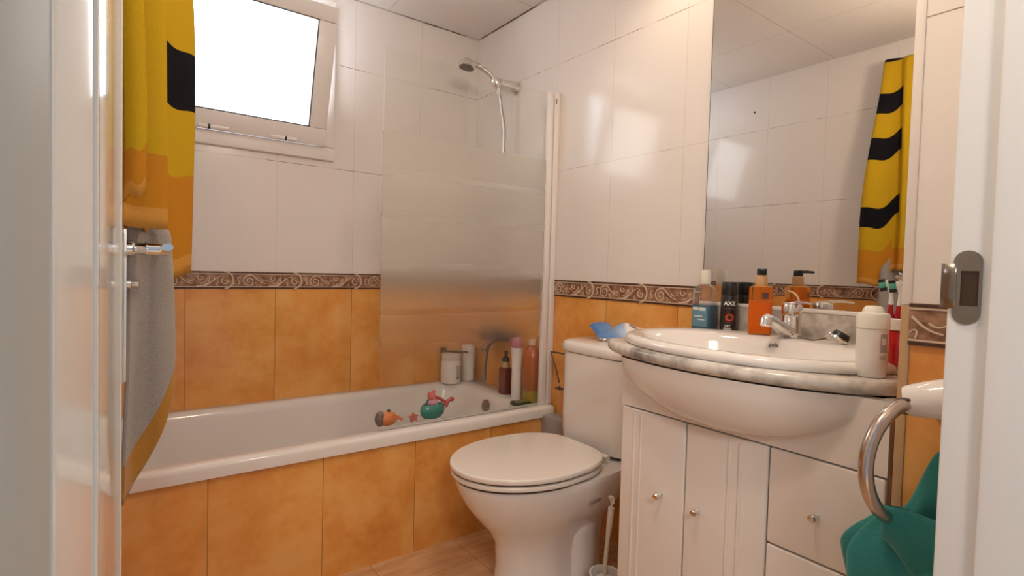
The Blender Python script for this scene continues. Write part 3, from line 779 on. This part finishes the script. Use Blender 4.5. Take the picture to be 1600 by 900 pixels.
def front(name, ya, yb, z0, z1, mould=None):
    b = MB(); b.box((VX, yb+G, z0), (VX+.020, ya-G, z1), .004, seg=3); o = b.build(name, M_LAC, van)
    if mould:
        b = MB()
        for yc, w in mould: b.tube([(VX+.001, yc, z0+.012), (VX+.001, yc, z1-.012)], w, 10)
        b.build('moulding', M_LAC, o)
    return o
def knob(par, y, z):
    b = MB(); b.lathe([(.0075, 0), (.0065, .003), (.0045, .008), (.005, .013), (.0075, .017), (.008, .021), (.006, .024), (.0001, .025)], (VX+.0005, y, z), (-1,0,0), 18)
    plabel(b.build('knob', M_CHROME, par), 'small chrome knob')
y1_, y2_ = -1.693, -1.893
d1 = front('door', VL, y1_, .075, ZA-.004, [(VL-.045, .0045), (VL-.066, .0035)]); knob(d1, -1.626, .500)
d2 = front('door', y1_, y2_, .075, ZA-.004, [(y2_+.062, .0045), (y2_+.088, .0040)]); knob(d2, -1.732, .500)
w1 = front('drawer', y2_, VR, .4985, ZA-.004); knob(w1, -1.990, .588)
w2 = front('drawer', y2_, VR, .290, .4950); knob(w2, -1.990, .39)
w3 = front('drawer', y2_, VR, .075, .2865); knob(w3, -1.990, .18)

# marble top with a bowed, half-round front edge
ct = thing('marble_countertop', 'grey veined marble countertop with a bowed front on the vanity', 'countertop', (-.25, -1.755, .83))
CT0, CT1 = .8370, .866
def topoutline(ins):
    P = []; n = 60
    for i in range(n+1):
        u = i/n; y = lerp(CYL-ins, CYR+ins, .5-.5*math.cos(PI*u)); x = nose(y) + ins
        e = min(abs(y-CYL), abs(y-CYR))
        P.append((x, y))
    P = [(-.001, CYL-ins)] + P + [(-.001, CYR+ins)]
    return P
H = CT1-CT0; r = H/2
def hole(i, n):   # matching point on the basin cut-out
    th = PI*i/(n-1); return (-.3 + .225*math.cos(th)*0, 0)
bmp = bmesh.new()
def loop_at(z, ins):
    return [bmp.verts.new((x, y, z)) for x, y in topoutline(ins)]
def cut_at(z):
    return [bmp.verts.new((-.300 + .228*math.cos(2*PI*i/48), VC + .306*math.sin(2*PI*i/48), z)) for i in range(48)]
LV = []
for i in range(9):
    a_ = -PI/2 + PI*i/8; LV.append(loop_at(CT0 + r + r*math.sin(a_), r*(1-math.cos(a_))))
for p_, q_ in zip(LV, LV[1:]):
    n_ = len(p_)
    for i in range(n_): bmp.faces.new([p_[i], p_[(i+1) % n_], q_[(i+1) % n_], q_[i]])
cb_, ct_ = cut_at(CT0), cut_at(CT1)
for i in range(48): bmp.faces.new([cb_[i], ct_[i], ct_[(i+1) % 48], cb_[(i+1) % 48]])
def ring_edges(L): return [bmp.edges.get((L[i], L[(i+1) % len(L)])) for i in range(len(L))]
for o_, h_ in ((LV[0], cb_), (LV[-1], ct_)): bmesh.ops.triangle_fill(bmp, edges=ring_edges(o_) + ring_edges(h_), use_beauty=True)
b = MB(); b._merge(bmp); b.build('slab', M_MARBLE, ct, smooth=40)
b = MB(); b.box((-.018, CYR, CT1-.001), (-.001, CYL, .951), .001); b.build('backsplash', M_MARBLE, ct)
b = MB(); b.box((-.020, CYR, .9515), (-.001, CYL, .9635), .003)
struct(b.build('trim_12', mat('rail_white', (.84, .79, .74), .3)), 'white strip between marble backsplash and mirror', 'trim')
# mirror
b = MB(); b.box((-.0070, CYR+.001, .9645), (-.0055, CYL, CZ-.006)); mg = MB(); 
mr = tag(b.build('mirror', M_MIRROR, smooth=0, origin=(-.004, -1.76, .965)), 'large frameless wall mirror behind the washbasin', 'mirror')
mg.box((-.0068, CYL, .9645), (-.0008, CYL+.0025, CZ-.006)); mg.box((-.0054, CYR+.001, .9645), (-.0010, CYL, CZ-.006)); mg.build('mirror_back', M_MIRE, mr, smooth=0)
mg = None

# washbasin
bs = thing('washbasin', 'white oval inset washbasin on the marble countertop', 'washbasin', (-.30, VC, CT1))
def ell(ax, ay, cx, z, n=64, pw=2.15):
    P = []
    for i in range(n):
        a = 2*PI*i/n; c_, s_ = math.cos(a), math.sin(a); e = 2/pw
        P.append(Vector((cx + ax*math.copysign(abs(c_)**e, c_), VC + ay*math.copysign(abs(s_)**e, s_), z)))
    return P
BX = -.300
rr = [ell(.246, .324, BX, CT1+.0005), ell(.250, .328, BX, CT1+.003), ell(.251, .330, BX, CT1+.012), ell(.246, .325, BX, CT1+.0195), ell(.238, .317, BX, CT1+.0225), ell(.222, .300, BX-.002, CT1+.0225)]
rr += [ell(.185, .272, BX-.030, CT1+.0205), ell(.176, .264, BX-.034, CT1+.016), ell(.165, .252, BX-.038, CT1-.004), ell(.150, .232, BX-.040, CT1-.045), ell(.120, .190, BX-.040, CT1-.088), ell(.070, .11, BX-.036, CT1-.112), ell(.022, .022, BX-.03, CT1-.118)]
b = MB(); b.rings(rr, cap0=False); b.build('bowl', M_CER, bs, smooth=60)
b = MB(); b.lathe([(.0001, .003), (.020, .003), (.023, .0)], (BX-.03, VC, CT1-.118), n=24); b.build('drain', M_CHROME, bs)
# (marble cut-out: the bowl dips through the slab)
DZ = CT1+.0225
def inkmap(x, y, h):
    zr = .004 + y*.80
    return Vector((-.1605 - (.016-zr)*.75 - .0012 - h, VC + .010 - x, CT1 + zr + .0008))
text_bm('gala', .016, inkmap, mat('ink_grey', (.16, .13, .12), .5), 'maker_mark', bs, bold=.0004)

# basin tap
fx, fy = -.098, -1.748
fa = thing('basin_tap', 'chrome single lever tap at the back of the washbasin', 'tap', (fx, fy, DZ))
b = MB(); b.lathe([(.026, 0), (.027, .003), (.024, .008), (.0235, .012), (.023, .055), (.024, .058)], (fx, fy, DZ), n=30); b.build('tap_body', M_CHROME, fa)
b = MB()
b.tube(cr([(fx-.004, fy, DZ+.012), (fx-.045, fy+.002, DZ+.025), (fx-.085, fy+.004, DZ+.042), (fx-.118, fy+.006, DZ+.053)]), [lerp(.019, .0125, i/24) for i in range(25)], 18)
b.lathe([(.0125, -.008), (.0145, -.004), (.0145, .012), (.012, .015), (.0001, .015)], (fx-.120, fy+.006, DZ+.048), (-.25, 0, -1), 20)
b.build('spout', M_CHROME, fa)
b = MB(); b.lathe([(.024, .060), (.0255, .062), (.026, .080), (.023, .088), (.014, .093), (.0001, .094)], (fx, fy, DZ), n=28)
b.tube(cr([(fx-.004, fy, DZ+.088), (fx-.015, fy-.022, DZ+.094), (fx-.025, fy-.045, DZ+.095), (fx-.034, fy-.068, DZ+.093)]), [lerp(.011, .0055, i/24) for i in range(25)], 12, flat=((0,0,1), .45))
b.build('lever', M_CHROME, fa)
# plug and chain
pl = thing('basin_plug', 'black rubber plug on a bead chain beside the tap', 'plug', (-.120, -1.875, DZ))
pc = Vector((-.128, -1.878, DZ+.0005))
b = MB(); q = (.30, -.42, .86)
b.lathe([(.019, 0), (.0215, .004), (.020, .012), (.017, .018), (.0001, .019)], pc + Vector((0, 0, .011)), q, 24); b.build('plug_body', M_BLACK, pl)
b = MB(); b.lathe([(.0225, -.002), (.0235, .0), (.0225, .004), (.020, .0045)], pc + Vector((-.001, .002, .0115)), q, 24); b.tube([pc+Vector((-.012, .016, .012)), pc+Vector((-.018, .024, .016)), pc+Vector((-.012, .016, .022))], .002, 8); b.build('plug_ring', M_CHROME, pl)
b = MB(); ch = cr([(fx-.01, fy-.024, DZ+.004), (fx-.022, fy-.045, DZ+.003), (fx-.036, fy-.075, DZ+.0028), (pc.x-.016, pc.y+.022, DZ+.012)], 9)
for p in ch: b.sphere(p, .0022, 8, 6)
b.tube(ch, .0008, 6); b.build('bead_chain', M_DARKM, pl)

# ------------------------------------------------------------------ things on the washbasin top
def cylfn(c, r, ang, z0, sx=1., sy=1.):
    return lambda x, y, h: Vector((c[0] + (r*sx+h)*math.cos(ang + x/r), c[1] + (r*sy+h)*math.sin(ang + x/r), z0 + y))
VIEW = math.atan2(-2.452+1.6, -1.56+.05)    # direction from the shelf towards the door
# mouthwash
c = (-.052, -1.452); z0 = CT1+.0005
o = thing('mouthwash_bottle', 'clear bottle of blue mouthwash with a white cap at the mirror edge', 'bottle', (*c, z0))
M_CLEAR = mat('clear_plastic', (.90, .86, .82), .06, trans=.93, ior=1.12)
def mrect(w, d, z, r=.012): return rrect(c[0]-d, c[0]+d, c[1]-w, c[1]+w, r, z0+z)
b = MB(); b.rings([mrect(.031, .022, 0), mrect(.0335, .0245, .004), mrect(.0335, .0245, .090), mrect(.032, .0235, .105), mrect(.034, .0245, .125, .014), mrect(.033, .024, .138, .016), mrect(.019, .018, .150, .014), mrect(.014, .014, .153, .013)])
b.build('bottle_body', M_CLEAR, o, smooth=50)
b = MB(); b.rings([mrect(.0305, .0215, .003), mrect(.0315, .0225, .006), mrect(.0315, .0225, .088)]); plabel(b.build('liquid', mat('blue_liquid', (.012, .13, .27), .1, coat=.3), o), 'blue liquid')
b = MB(); b.box((c[0]-.0252, c[1]-.026, z0+.020), (c[0]-.0247, c[1]+.026, z0+.082)); lb = b.build('label', mat('label_teal', (.14, .30, .40), .35), o, smooth=0)
for ya, yb, za, zb_ in ((-.020, .0, .070, .080), (.004, .024, .072, .080), (-.010, .018, .050, .054), (-.018, .006, .040, .043)):
    b = MB(); b.box((c[0]-.0258, c[1]+ya, z0+za), (c[0]-.0251, c[1]+yb, z0+zb_)); b.build('label_print', mat('print_white', (.78, .76, .72), .4), lb, smooth=0)
b = MB(); b.lathe([(.0155, .153), (.0168, .155), (.0172, .160), (.0155, .196), (.0145, .199), (.0001, .199)], (*c, z0), n=32); b.build('cap', mat('cap_cream', (.82, .77, .68), .35), o)
# body spray
c = (-.052, -1.537)
o = thing('body_spray_can', 'black body spray can with a red ring printed on it', 'spray can', (*c, z0))
R0 = .0245
b = MB(); b.lathe([(.0225, 0), (.0245, .003), (.0245, .118), (.0235, .121)], (*c, z0), n=36); cb = b.build('can', mat('can_black', (.014, .010, .010), .22, coat=.4), o)
b = MB(); b.lathe([(.0238, .1215), (.0243, .123), (.0243, .138), (.0225, .158), (.0205, .163), (.0001, .164)], (*c, z0), n=36); b.build('cap', M_BLACK, o)
va = math.atan2(-2.452-c[1], -1.562-c[0]) + .05
fn = cylfn(c, R0, va, z0+.098)
M_WHT = mat('print_white2', (.80, .78, .76), .4)
text_bm('AXE', .0165, lambda x, y, h: fn(x*1.10, y, h), M_WHT, 'lettering', cb, bold=.0006)
b = MB()
def disc_ring(r0, r1, zc, xo, aw=1.):
    f = cylfn(c, R0+.0004, va, z0+zc)
    n = 36
    b.grid(lambda u, v: f(xo + lerp(r0, r1, v)*math.cos(2*PI*u), lerp(r0, r1, v)*math.sin(2*PI*u)*aw, 0), n, 3)
disc_ring(.0068, .0108, .056, .001); b.build('ring_print', mat('print_red', (.62, .085, .035), .35), cb)
b = MB(); disc_ring(.0112, .0155, .055, .001); b.build('ring_glow_print', mat('print_dark_red', (.12, .012, .008), .35), cb)
fn2 = cylfn(c, R0, va, z0+.026)
text_bm('DRY\nFRESH', .0085, lambda x, y, h: fn2(x - .004, y, h), M_WHT, 'small_lettering', cb, bold=.0003)
fn3 = cylfn(c, R0, va, z0+.083)
text_bm('deodorant bodyspray', .0038, lambda x, y, h: fn3(x, y, h), mat('print_dim', (.22, .10, .09), .4), 'fine_print', cb)
# orange soap dispenser
c = (-.112, -1.668); z1 = DZ+.0005
o = thing('soap_dispenser', 'orange pump soap dispenser standing beside the tap', 'soap dispenser', (*c, z1))
rz = Matrix.Translation((c[0], c[1], z1)) @ Matrix.Rotation(math.radians(26), 4, 'Z')
def orect(w, d, z, r=.006): return [rz @ p for p in rrect(-d, d, -w, w, r, z)]
M_AMB = mat('amber_plastic', (.93, .42, .10), .06, trans=.88, ior=1.15)
b = MB(); b.rings([orect(.0285, .022, 0), orect(.0295, .0228, .003), orect(.0295, .0228, .126), orect(.027, .021, .1315), orect(.016, .016, .134, .012)]); b.build('bottle_body', M_AMB, o)
b = MB(); b.rings([orect(.0275, .0207, .003), orect(.0275, .0207, .091)]); plabel(b.build('soap', mat('orange_soap', (.92, .27, .016), .3), o), 'orange liquid soap')
b = MB(); b.box((-.0236, -.020, .098), (-.0229, -.004, .116), 0, rz); b.build('label', mat('label_brown', (.10, .045, .03), .4), o, smooth=0)
b = MB(); b.lathe([(.0150, .134), (.0162, .136), (.0162, .162), (.0135, .1635)], (*c, z1), n=28); b.build('collar', mat('collar_tan', (.74, .46, .24), .35), o)
b = MB(); b.lathe([(.0115, .1635), (.013, .165), (.013, .179), (.012, .181), (.0001, .181)], (*c, z1), n=24)
b.tube([Vector((*c, z1+.1765)), Vector((c[0]-.022, c[1]-.015, z1+.1775)), Vector((c[0]-.040, c[1]-.0265, z1+.176))], [.0052, .0046, .0038], 10); b.build('pump_head', M_BLACK, o)

# white lotion bottle at the right end
c = (-.418, -2.052); z2 = CT1+.0008
o = thing('lotion_bottle', 'white lotion bottle with a grey label at the right end of the washbasin', 'bottle', (*c, z2))
M_LOT = mat('lotion_plastic', (.82, .76, .70), .28)
b = MB(); b.lathe([(.0225, 0), (.0245, .003), (.0255, .03), (.0260, .086), (.0255, .090)], (*c, z2), n=36); lo_ = b.build('bottle_body', M_LOT, o)
b = MB(); b.lathe([(.0258, .090), (.0270, .091), (.0275, .113), (.0255, .1185), (.0180, .1205), (.0165, .127), (.012, .132), (.0001, .133)], (*c, z2), n=36); b.build('cap', mat('lotion_cap', (.84, .80, .70), .35), o)
va = math.atan2(-2.452-c[1], -1.562-c[0])
b = MB(); cyl_label(b, c, .0263, va+.52, va+1.12, z2+.048, z2+.082, 8); b.build('label', mat('label_grey2', (.42, .38, .36), .45), lo_)
b = MB(); cyl_label(b, c, .0264, va+.62, va+.95, z2+.062, z2+.074, 6); b.build('label_print', M_WHT, lo_)
b = MB(); cyl_label(b, c, .0263, va+.50, va+.98, z2+.034, z2+.042, 8); b.build('label_line', mat('label_grey3', (.55, .50, .48), .45), lo_)
# toothbrush tumbler
c = (-.330, -2.066)
tc = c
o = thing('toothbrush_tumbler', 'red tumbler with a white rim behind the white lotion bottle', 'tumbler', (*c, z2))
M_TUM = mat('red_tumbler', (.62, .012, .014), .08, coat=.5)
b = MB(); b.lathe([(.026, 0), (.028, .002), (.028, .010), (.0245, .016)], (*c, z2), n=32); b.build('foot', mat('peach_plastic', (.78, .46, .36), .35), o)
b = MB(); b.lathe([(.0245, .016), (.027, .018), (.0285, .082), (.026, .084)], (*c, z2), n=32); b.build('cup', M_TUM, o)
b = MB(); b.lathe([(.026, .084), (.0315, .086), (.032, .106), (.0300, .108), (.0285, .107), (.027, .088), (.0001, .087)], (*c, z2), n=32); b.build('rim', M_LOT, o)
# toothbrushes standing in it
def toothbrush(base, top, label, face):
    base, top = Vector(base), Vector(top); d = (top-base); L_ = d.length; d.normalize()
    o = thing('toothbrush', label, 'toothbrush', base, 'toothbrushes in the red tumbler')
    f = Vector(face); f = (f - d*f.dot(d)).normalized()
    P = [base + d*(L_*t) + f*(.0035*math.sin(PI*2*t)*(1 if t > .3 else .4)) for t in [i/16 for i in range(17)]]
    b = MB(); b.tube(P[:9], [.0045, .0052, .0055, .0056, .0056, .0054, .0050, .0046, .0042], 10); b.build('grip', mat('grip_red', (.45, .010, .022), .3), o)
    b = MB(); b.tube(P[8:], [.0044, .0042, .0038, .0034, .0032, .0036, .0052, .0056, .0040], 10); b.build('handle', mat('brush_white', (.84, .79, .74), .3), o)
    up = d; sd = d.cross(f)
    hc_ = P[15]
    def blk(a0, a1, m, nm):
        b = MB(); M4 = Matrix.Translation(hc_) @ Matrix((( f.x, sd.x, d.x, 0), (f.y, sd.y, d.y, 0), (f.z, sd.z, d.z, 0), (0,0,0,1)))
        b.box((.003, -.0050, a0), (.0145, .0050, a1), .001, M4); b.build(nm, m, o)
    blk(-.0135, -.0065, M_BLACK, 'bristle_tuft'); blk(-.0065, .0045, mat('bristle_green', (.10, .42, .30), .6), 'bristle_field'); blk(.0045, .0105, M_BLACK, 'bristle_tuft')
    return o
toothbrush((tc[0]-.004, tc[1]+.004, z2+.088), (tc[0]-.022, tc[1]+.018, z2+.180), 'toothbrush with green bristles leaning left in the red tumbler', (-.35, .94, 0))
toothbrush((tc[0]-.010, tc[1]-.008, z2+.088), (tc[0]-.030, tc[1]-.002, z2+.178), 'toothbrush with green bristles nearer the pier in the red tumbler', (-.35, .94, 0))

# ------------------------------------------------------------------ towel ring with teal towel
rc = Vector((-.5635, -2.1645, .766)); RR = .094
rdir = Vector((math.cos(math.radians(19)), math.sin(math.radians(-19)), 0))   # horizontal direction in the ring plane
o = thing('towel_ring', 'chrome towel ring on a white ceramic mount beside the doorway', 'towel ring', (-.555, -2.25, .85))
b = MB()
b.tube([rc + rdir*(RR*math.cos(2*PI*i/48)) + Vector((0,0,RR*math.sin(2*PI*i/48))) for i in range(48)], .0105, 16, closed=True); ring = b.build('ring', mat('ring_chrome', (.55, .46, .42), .16, 1.), o)
top = rc + Vector((0,0,RR))
b = MB(); b.tube(cr([(-.535, -2.2595, top.z+.018), (-.545, -2.225, top.z+.014), (top.x+.004, top.y-.016, top.z+.006), (top.x-.002, top.y+.012, top.z+.000)], 8), [lerp(.042, .0215, i/24) for i in range(25)], 22); mnt = b.build('mount', M_CER, o, smooth=70)
b = MB(); b.lathe([(.0001, .0012), (.0150, .0010), (.0165, -.001)], (top.x-.019, top.y+.006, top.z-.006), (-.80, -.2, -.45), 22); b.build('mount_socket', M_DARKM, mnt)
M_TEAL = fabric('teal_terry', (.016, .165, .155), (.030, .245, .215), 320)
TR = mat('x', (0,0,0)) if False else None
bot = rc + Vector((0,0,-RR))
ht = thing('hand_towel', 'teal hand towel bunched through the chrome towel ring', 'towel', (bot.x, bot.y, .45))
def uvpt(px, py, dist):   # helper used once to lay the folds out around the ring bottom
    return None
view = Vector((bot.x+1.562, bot.y+2.452, 0)).normalized(); lat = Vector((view.y, -view.x, 0))   # lat: to the right seen from the door
def fold_tail(u, v):
    # hanging bunch below the ring
    a = 2*PI*u; z = lerp(bot.z + .016, .40, v)
    w = lerp(.020, .074, smoothstep(0, .28, v)**.7) + .010*v
    d_ = lerp(.016, .036, smoothstep(0, .35, v))
    rip = 1 + .14*math.sin(5*a + 2*v) * smoothstep(.05, .3, v) + .07*math.sin(9*a - 3*v)
    off = lerp(-.012, .014, smoothstep(0, .9, v))
    return Vector((bot.x, bot.y, z)) + lat*(off + w*math.cos(a)*rip) + view*(-.006 + d_*math.sin(a)*rip)
b = MB(); b.grid(fold_tail, 72, 36); b.build('hanging_end', M_TEAL, ht, smooth=60)
def fold_flap(u, v):
    # upper corner standing up behind the ring to the right
    a = 2*PI*u; s = v
    x = lerp(-.012, .100, s)
    lo = lerp(bot.z-.012, bot.z-.05, s); hi = bot.z + lerp(.012, .108, smoothstep(0, .44, s)) - .02*smoothstep(.7, 1, s)
    dd = lerp(.014, .026, s); rip = 1 + .10*math.sin(4*a + 5*s)
    return Vector((bot.x, bot.y, (lo+hi)/2 + (hi-lo)/2*math.sin(a)*rip)) + lat*x + view*(.020 + dd*math.cos(a)*rip)
b = MB(); b.grid(fold_flap, 48, 30); b.build('upper_corner', M_TEAL, ht, smooth=60)
def fold_over(u, v):
    # loose fold lapping over the ring bottom
    s = u
    p = Vector((bot.x, bot.y, 0)) + lat*lerp(-.030, .070, s) + view*(-.030 - .010*math.sin(PI*v) - .006*math.sin(6*s))
    p.z = lerp(bot.z + .026 - .020*s + .010*math.sin(4*s), bot.z - .034 - .066*s + .012*math.sin(7*s+1), v)
    return p
b = MB(); b.grid(fold_over, 24, 12); fo = b.build('front_fold', M_TEAL, ht, smooth=60)
m_ = fo.modifiers.new('thick', 'SOLIDIFY'); m_.thickness = .006; m_.offset = 0

# ------------------------------------------------------------------ bath towel thrown over the door corner
M_TOW = mat('towel_yellow', (.62, .40, .02), .95, spec=.1)
def _tow():
    t = NT(M_TOW); p, xyz = t.pos()
    uv = t.new('ShaderNodeUVMap'); s = t.new('ShaderNodeSeparateXYZ'); t.link(uv.outputs[0], s.inputs[0])
    u, v = s.outputs[0], s.outputs[1]
    wob = t.math('ADD', t.math('MULTIPLY', t.math('SINE', t.math('MULTIPLY', u, 9.)), .010), t.math('MULTIPLY', t.math('MAXIMUM', t.math('SUBTRACT', u, .50), 0.), -.065))
    vv = t.math('ADD', v, wob)                      # v: 0 at the door top, 1 at the hem
    n = t.noise(p, 620, 2)
    yel = t.mix(n, (.44, .26, .009), (.57, .355, .016))
    org = t.mix(n, (.44, .170, .012), (.54, .225, .020))
    blk = t.mix(n, (.006, .005, .007), (.013, .011, .014))
    f = None
    for lo, hi in ((-.1, .055), (.185, .268), (.370, .462), (.662, .746)):
        a = t.math('MULTIPLY', t.math('GREATER_THAN', vv, lo), t.math('LESS_THAN', vv, hi))
        f = a if f is None else t.math('MAXIMUM', f, a)
    near = t.math('LESS_THAN', u, .30)              # the near lapped edge shows no dark band
    f = t.math('MULTIPLY', f, t.math('SUBTRACT', 1., near))
    col = t.mix(f, yel, blk)
    col = t.mix(t.math('GREATER_THAN', v, t.math('SUBTRACT', .900, t.math('MULTIPLY', t.math('GREATER_THAN', u, .40), .045))), col, org)
    hem = t.math('GREATER_THAN', v, .972)
    col = t.mix(hem, col, t.mix(n, (.52, .235, .045), (.60, .29, .06)))
    t.link(col, t.b.inputs['Base Color']); t.bump(n, .35, .002)
_tow()
M_TGREY = fabric('towel_reverse', (.25, .215, .19), (.40, .35, .31), 480)
def _tg():
    t = NT(M_TGREY)
    old = t.b.inputs['Base Color'].links[0].from_socket
    uv = t.new('ShaderNodeUVMap'); s = t.new('ShaderNodeSeparateXYZ'); t.link(uv.outputs[0], s.inputs[0])
    t.link(t.mix(t.math('GREATER_THAN', s.outputs[1], .875), old, (.42, .185, .022)), t.b.inputs['Base Color'])
_tg()
tw = thing('bath_towel', 'yellow and black striped bath towel with orange hem hanging over the open door', 'towel', (-1.50, -1.42, 1.0))
def poly(P, t):
    n = len(P)-1; k = min(int(t*n), n-1); Q = cr_pts(P)
    i = t*(len(Q)-1); a = int(i); b_ = min(a+1, len(Q)-1); return Q[a].lerp(Q[b_], i-a)
_cache = {}
def cr_pts(P):
    k = id(P)
    if k not in _cache: _cache[k] = cr([Vector((*p, 0)) for p in P], 12)
    return _cache[k]
TOPP = [(-1.545, -1.500), (-1.524, -1.492), (-1.512, -1.470), (-1.528, -1.445), (-1.516, -1.428), (-1.500, -1.402), (-1.498, -1.385), (-1.512, -1.376), (-1.530, -1.380)]
BOTP = [(-1.5475, -1.515), (-1.530, -1.505), (-1.499, -1.482), (-1.528, -1.452), (-1.505, -1.415), (-1.462, -1.365), (-1.448, -1.335), (-1.470, -1.316), (-1.515, -1.335)]
ZT = 2.124
def towel(u, v):
    if v < .06:     # over the door top
        f = v/.06
        p = poly(TOPP, u); back = Vector((p.x-.075*(1-f), p.y, 0)); z = ZT + .012*math.sin(PI/2*min(1, f*1.0)) - .012*f*f
        return Vector((back.x, back.y, z + .004))
    t_ = (v-.06)/.94
    a, b_ = poly(TOPP, u), poly(BOTP, u)
    p = a.lerp(b_, smoothstep(0, .75, t_)**.8)
    hemz = lerp(1.098, 1.030, smoothstep(.36, .52, u)) - .004*math.sin(10*u) - .016*math.exp(-((u-.56)/.06)**2) + .010*smoothstep(.74, .95, u)
    z = lerp(ZT, hemz, t_)
    return Vector((p.x + (.004*math.sin(8*u + 5*t_) + .0025*math.sin(26*u + 3*t_))*t_, p.y + .003*math.sin(19*u)*t_, z))
b = MB(); b.grid(towel, 80, 60, uv=True); fl = b.build('front_layer', M_TOW, tw, smooth=70)
m_ = fl.modifiers.new('thick', 'SOLIDIFY'); m_.thickness = .005; m_.offset = 0
def corner(u, v):   # turned-over edge hanging nearest the doorway
    z = lerp(1.78, lerp(1.128, 1.146, u) + .006*math.sin(7*u), v); f = smoothstep(0, .7, v)
    return Vector((lerp(-1.5500, lerp(-1.541, -1.5262, f), u) + .002*math.sin(9*v), -1.522 - .010*f - .006*math.sin(PI*u), z))
b = MB(); b.grid(corner, 10, 40, uv=True); cn_ = b.build('folded_edge', M_TOW, tw, smooth=70)
for l_ in cn_.data.uv_layers[0].data: l_.uv.x *= .25
m_ = cn_.modifiers.new('thick', 'SOLIDIFY'); m_.thickness = .004; m_.offset = 0
GP = [(-1.5470, -1.470), (-1.535, -1.448), (-1.517, -1.440), (-1.500, -1.440), (-1.488, -1.432), (-1.486, -1.418), (-1.496, -1.408)]
def grey(u, v):
    p = poly(GP, u); hem = lerp(.678, .845, smoothstep(.08, .78, u)) + .012*math.sin(9*u)
    z = lerp(1.155, hem, v); k = lerp(.62, 1., smoothstep(0, .25, v))
    q = Vector((-1.552 + (p.x+1.552)*k, p.y, z)); q.x += .004*math.sin(6*u+4*v)
    return q
b = MB(); b.grid(grey, 50, 40, uv=True); gl_ = b.build('back_layer', M_TGREY, tw, smooth=70); plabel(gl_, 'grey reverse side with an orange hem')
m_ = gl_.modifiers.new('thick', 'SOLIDIFY'); m_.thickness = .005; m_.offset = 0

# tiny fixings seen in the mirror
b = MB(); b.lathe([(.006, 0), (.006, .003), (.0001, .004)], (LX+.0005, -.628, 2.069), (1,0,0), 12)
tag(b.build('wall_screw', M_BLACK, origin=(LX, -.628, 2.069)), 'small dark screw in the wall opposite the mirror', 'screw')

# ------------------------------------------------------------------ light
w = bpy.data.worlds.new('World'); bpy.context.scene.world = w; w.use_nodes = True
bg = w.node_tree.nodes['Background']; bg.inputs[0].default_value = (.72, .84, 1., 1)
_n = w.node_tree.nodes; _l = w.node_tree.links       # daylight outside the window, a dim hall on the door side
_g = _n.new('ShaderNodeTexCoord'); _s = _n.new('ShaderNodeSeparateXYZ'); _l.new(_g.outputs['Generated'], _s.inputs[0])
_m = _n.new('ShaderNodeMapRange'); _l.new(_s.outputs[1], _m.inputs[0]); _m.inputs[1].default_value = -.1; _m.inputs[2].default_value = .3; _m.inputs[3].default_value = .42; _m.inputs[4].default_value = 7.
_l.new(_m.outputs[0], bg.inputs[1])
def area(name, loc, target, size, power, col, shape='DISK'):
    l = bpy.data.lights.new(name, 'AREA'); l.shape = shape; l.size = size; l.energy = power; l.color = col
    o = bpy.data.objects.new(name, l); C.objects.link(o); o.location = loc
    o.rotation_euler = (Vector(target)-Vector(loc)).to_track_quat('-Z', 'Y').to_euler(); return o
sl = bpy.data.lights.new('downlight_beam', 'SPOT'); sl.energy = 6.5; sl.color = (1., .80, .58); sl.spot_size = math.radians(140); sl.spot_blend = .7; sl.shadow_soft_size = .04
so = bpy.data.objects.new('downlight_beam', sl); C.objects.link(so); so.location = (-.243, -1.345, CZ-.012)
# globe lamp added out of view near the door, fill for ceiling and walls
gl = thing('added_globe_lamp', 'added unseen globe lamp for fill light near the doorway', 'lamp', (-.95, -1.85, CZ))
b = MB(); b.lathe([(.055, 0), (.055, -.016), (.030, -.026), (.008, -.032), (.007, -.175), (.022, -.182), (.024, -.19), (.0001, -.19)], (-.95, -1.85, CZ-.0005), n=28); b.build('ceiling_base', M_CHROME, gl)
b = MB(); b.sphere((-.95, -1.85, CZ-.24), .058, 24, 16); b.build('globe', M_LAMP, gl)
pl_ = bpy.data.lights.new('globe_fill_light', 'POINT'); pl_.energy = 10.5; pl_.color = (1., .84, .67); pl_.shadow_soft_size = .06
po = bpy.data.objects.new('globe_fill_light', pl_); C.objects.link(po); po.location = (-.95, -1.85, CZ-.315)
area('hall_lamp', (-1.72, -3.4, 2.0), (-.95, -1.6, .7), .4, 11, (1., .93, .85))

# ------------------------------------------------------------------ camera
Uc = 1/3
cam_loc = Vector((-1.56174, -2.45205, 1.04760))
a, p, r = (math.radians(k) for k in (36.6844, -1.9061, 1.552))
fwd = Vector((math.sin(a)*math.cos(p), math.cos(a)*math.cos(p), math.sin(p)))
rt = Vector((math.cos(a), -math.sin(a), 0)); up = rt.cross(fwd)
rt, up = rt*math.cos(r) + up*math.sin(r), up*math.cos(r) - rt*math.sin(r)
cd = bpy.data.cameras.new('camera'); cd.sensor_width = 36; cd.lens = 36*838.71/1600; cd.clip_start = .01
co = bpy.data.objects.new('camera', cd); C.objects.link(co)
Mx = Matrix((rt, up, -fwd)).transposed().to_4x4(); Mx.translation = cam_loc; co.matrix_world = Mx
sc = bpy.context.scene; sc.camera = co
sc.view_settings.view_transform = 'Standard'; sc.view_settings.look = 'None'; sc.view_settings.gamma = 1; sc.view_settings.use_curve_mapping = False
sc.view_settings.exposure = .32
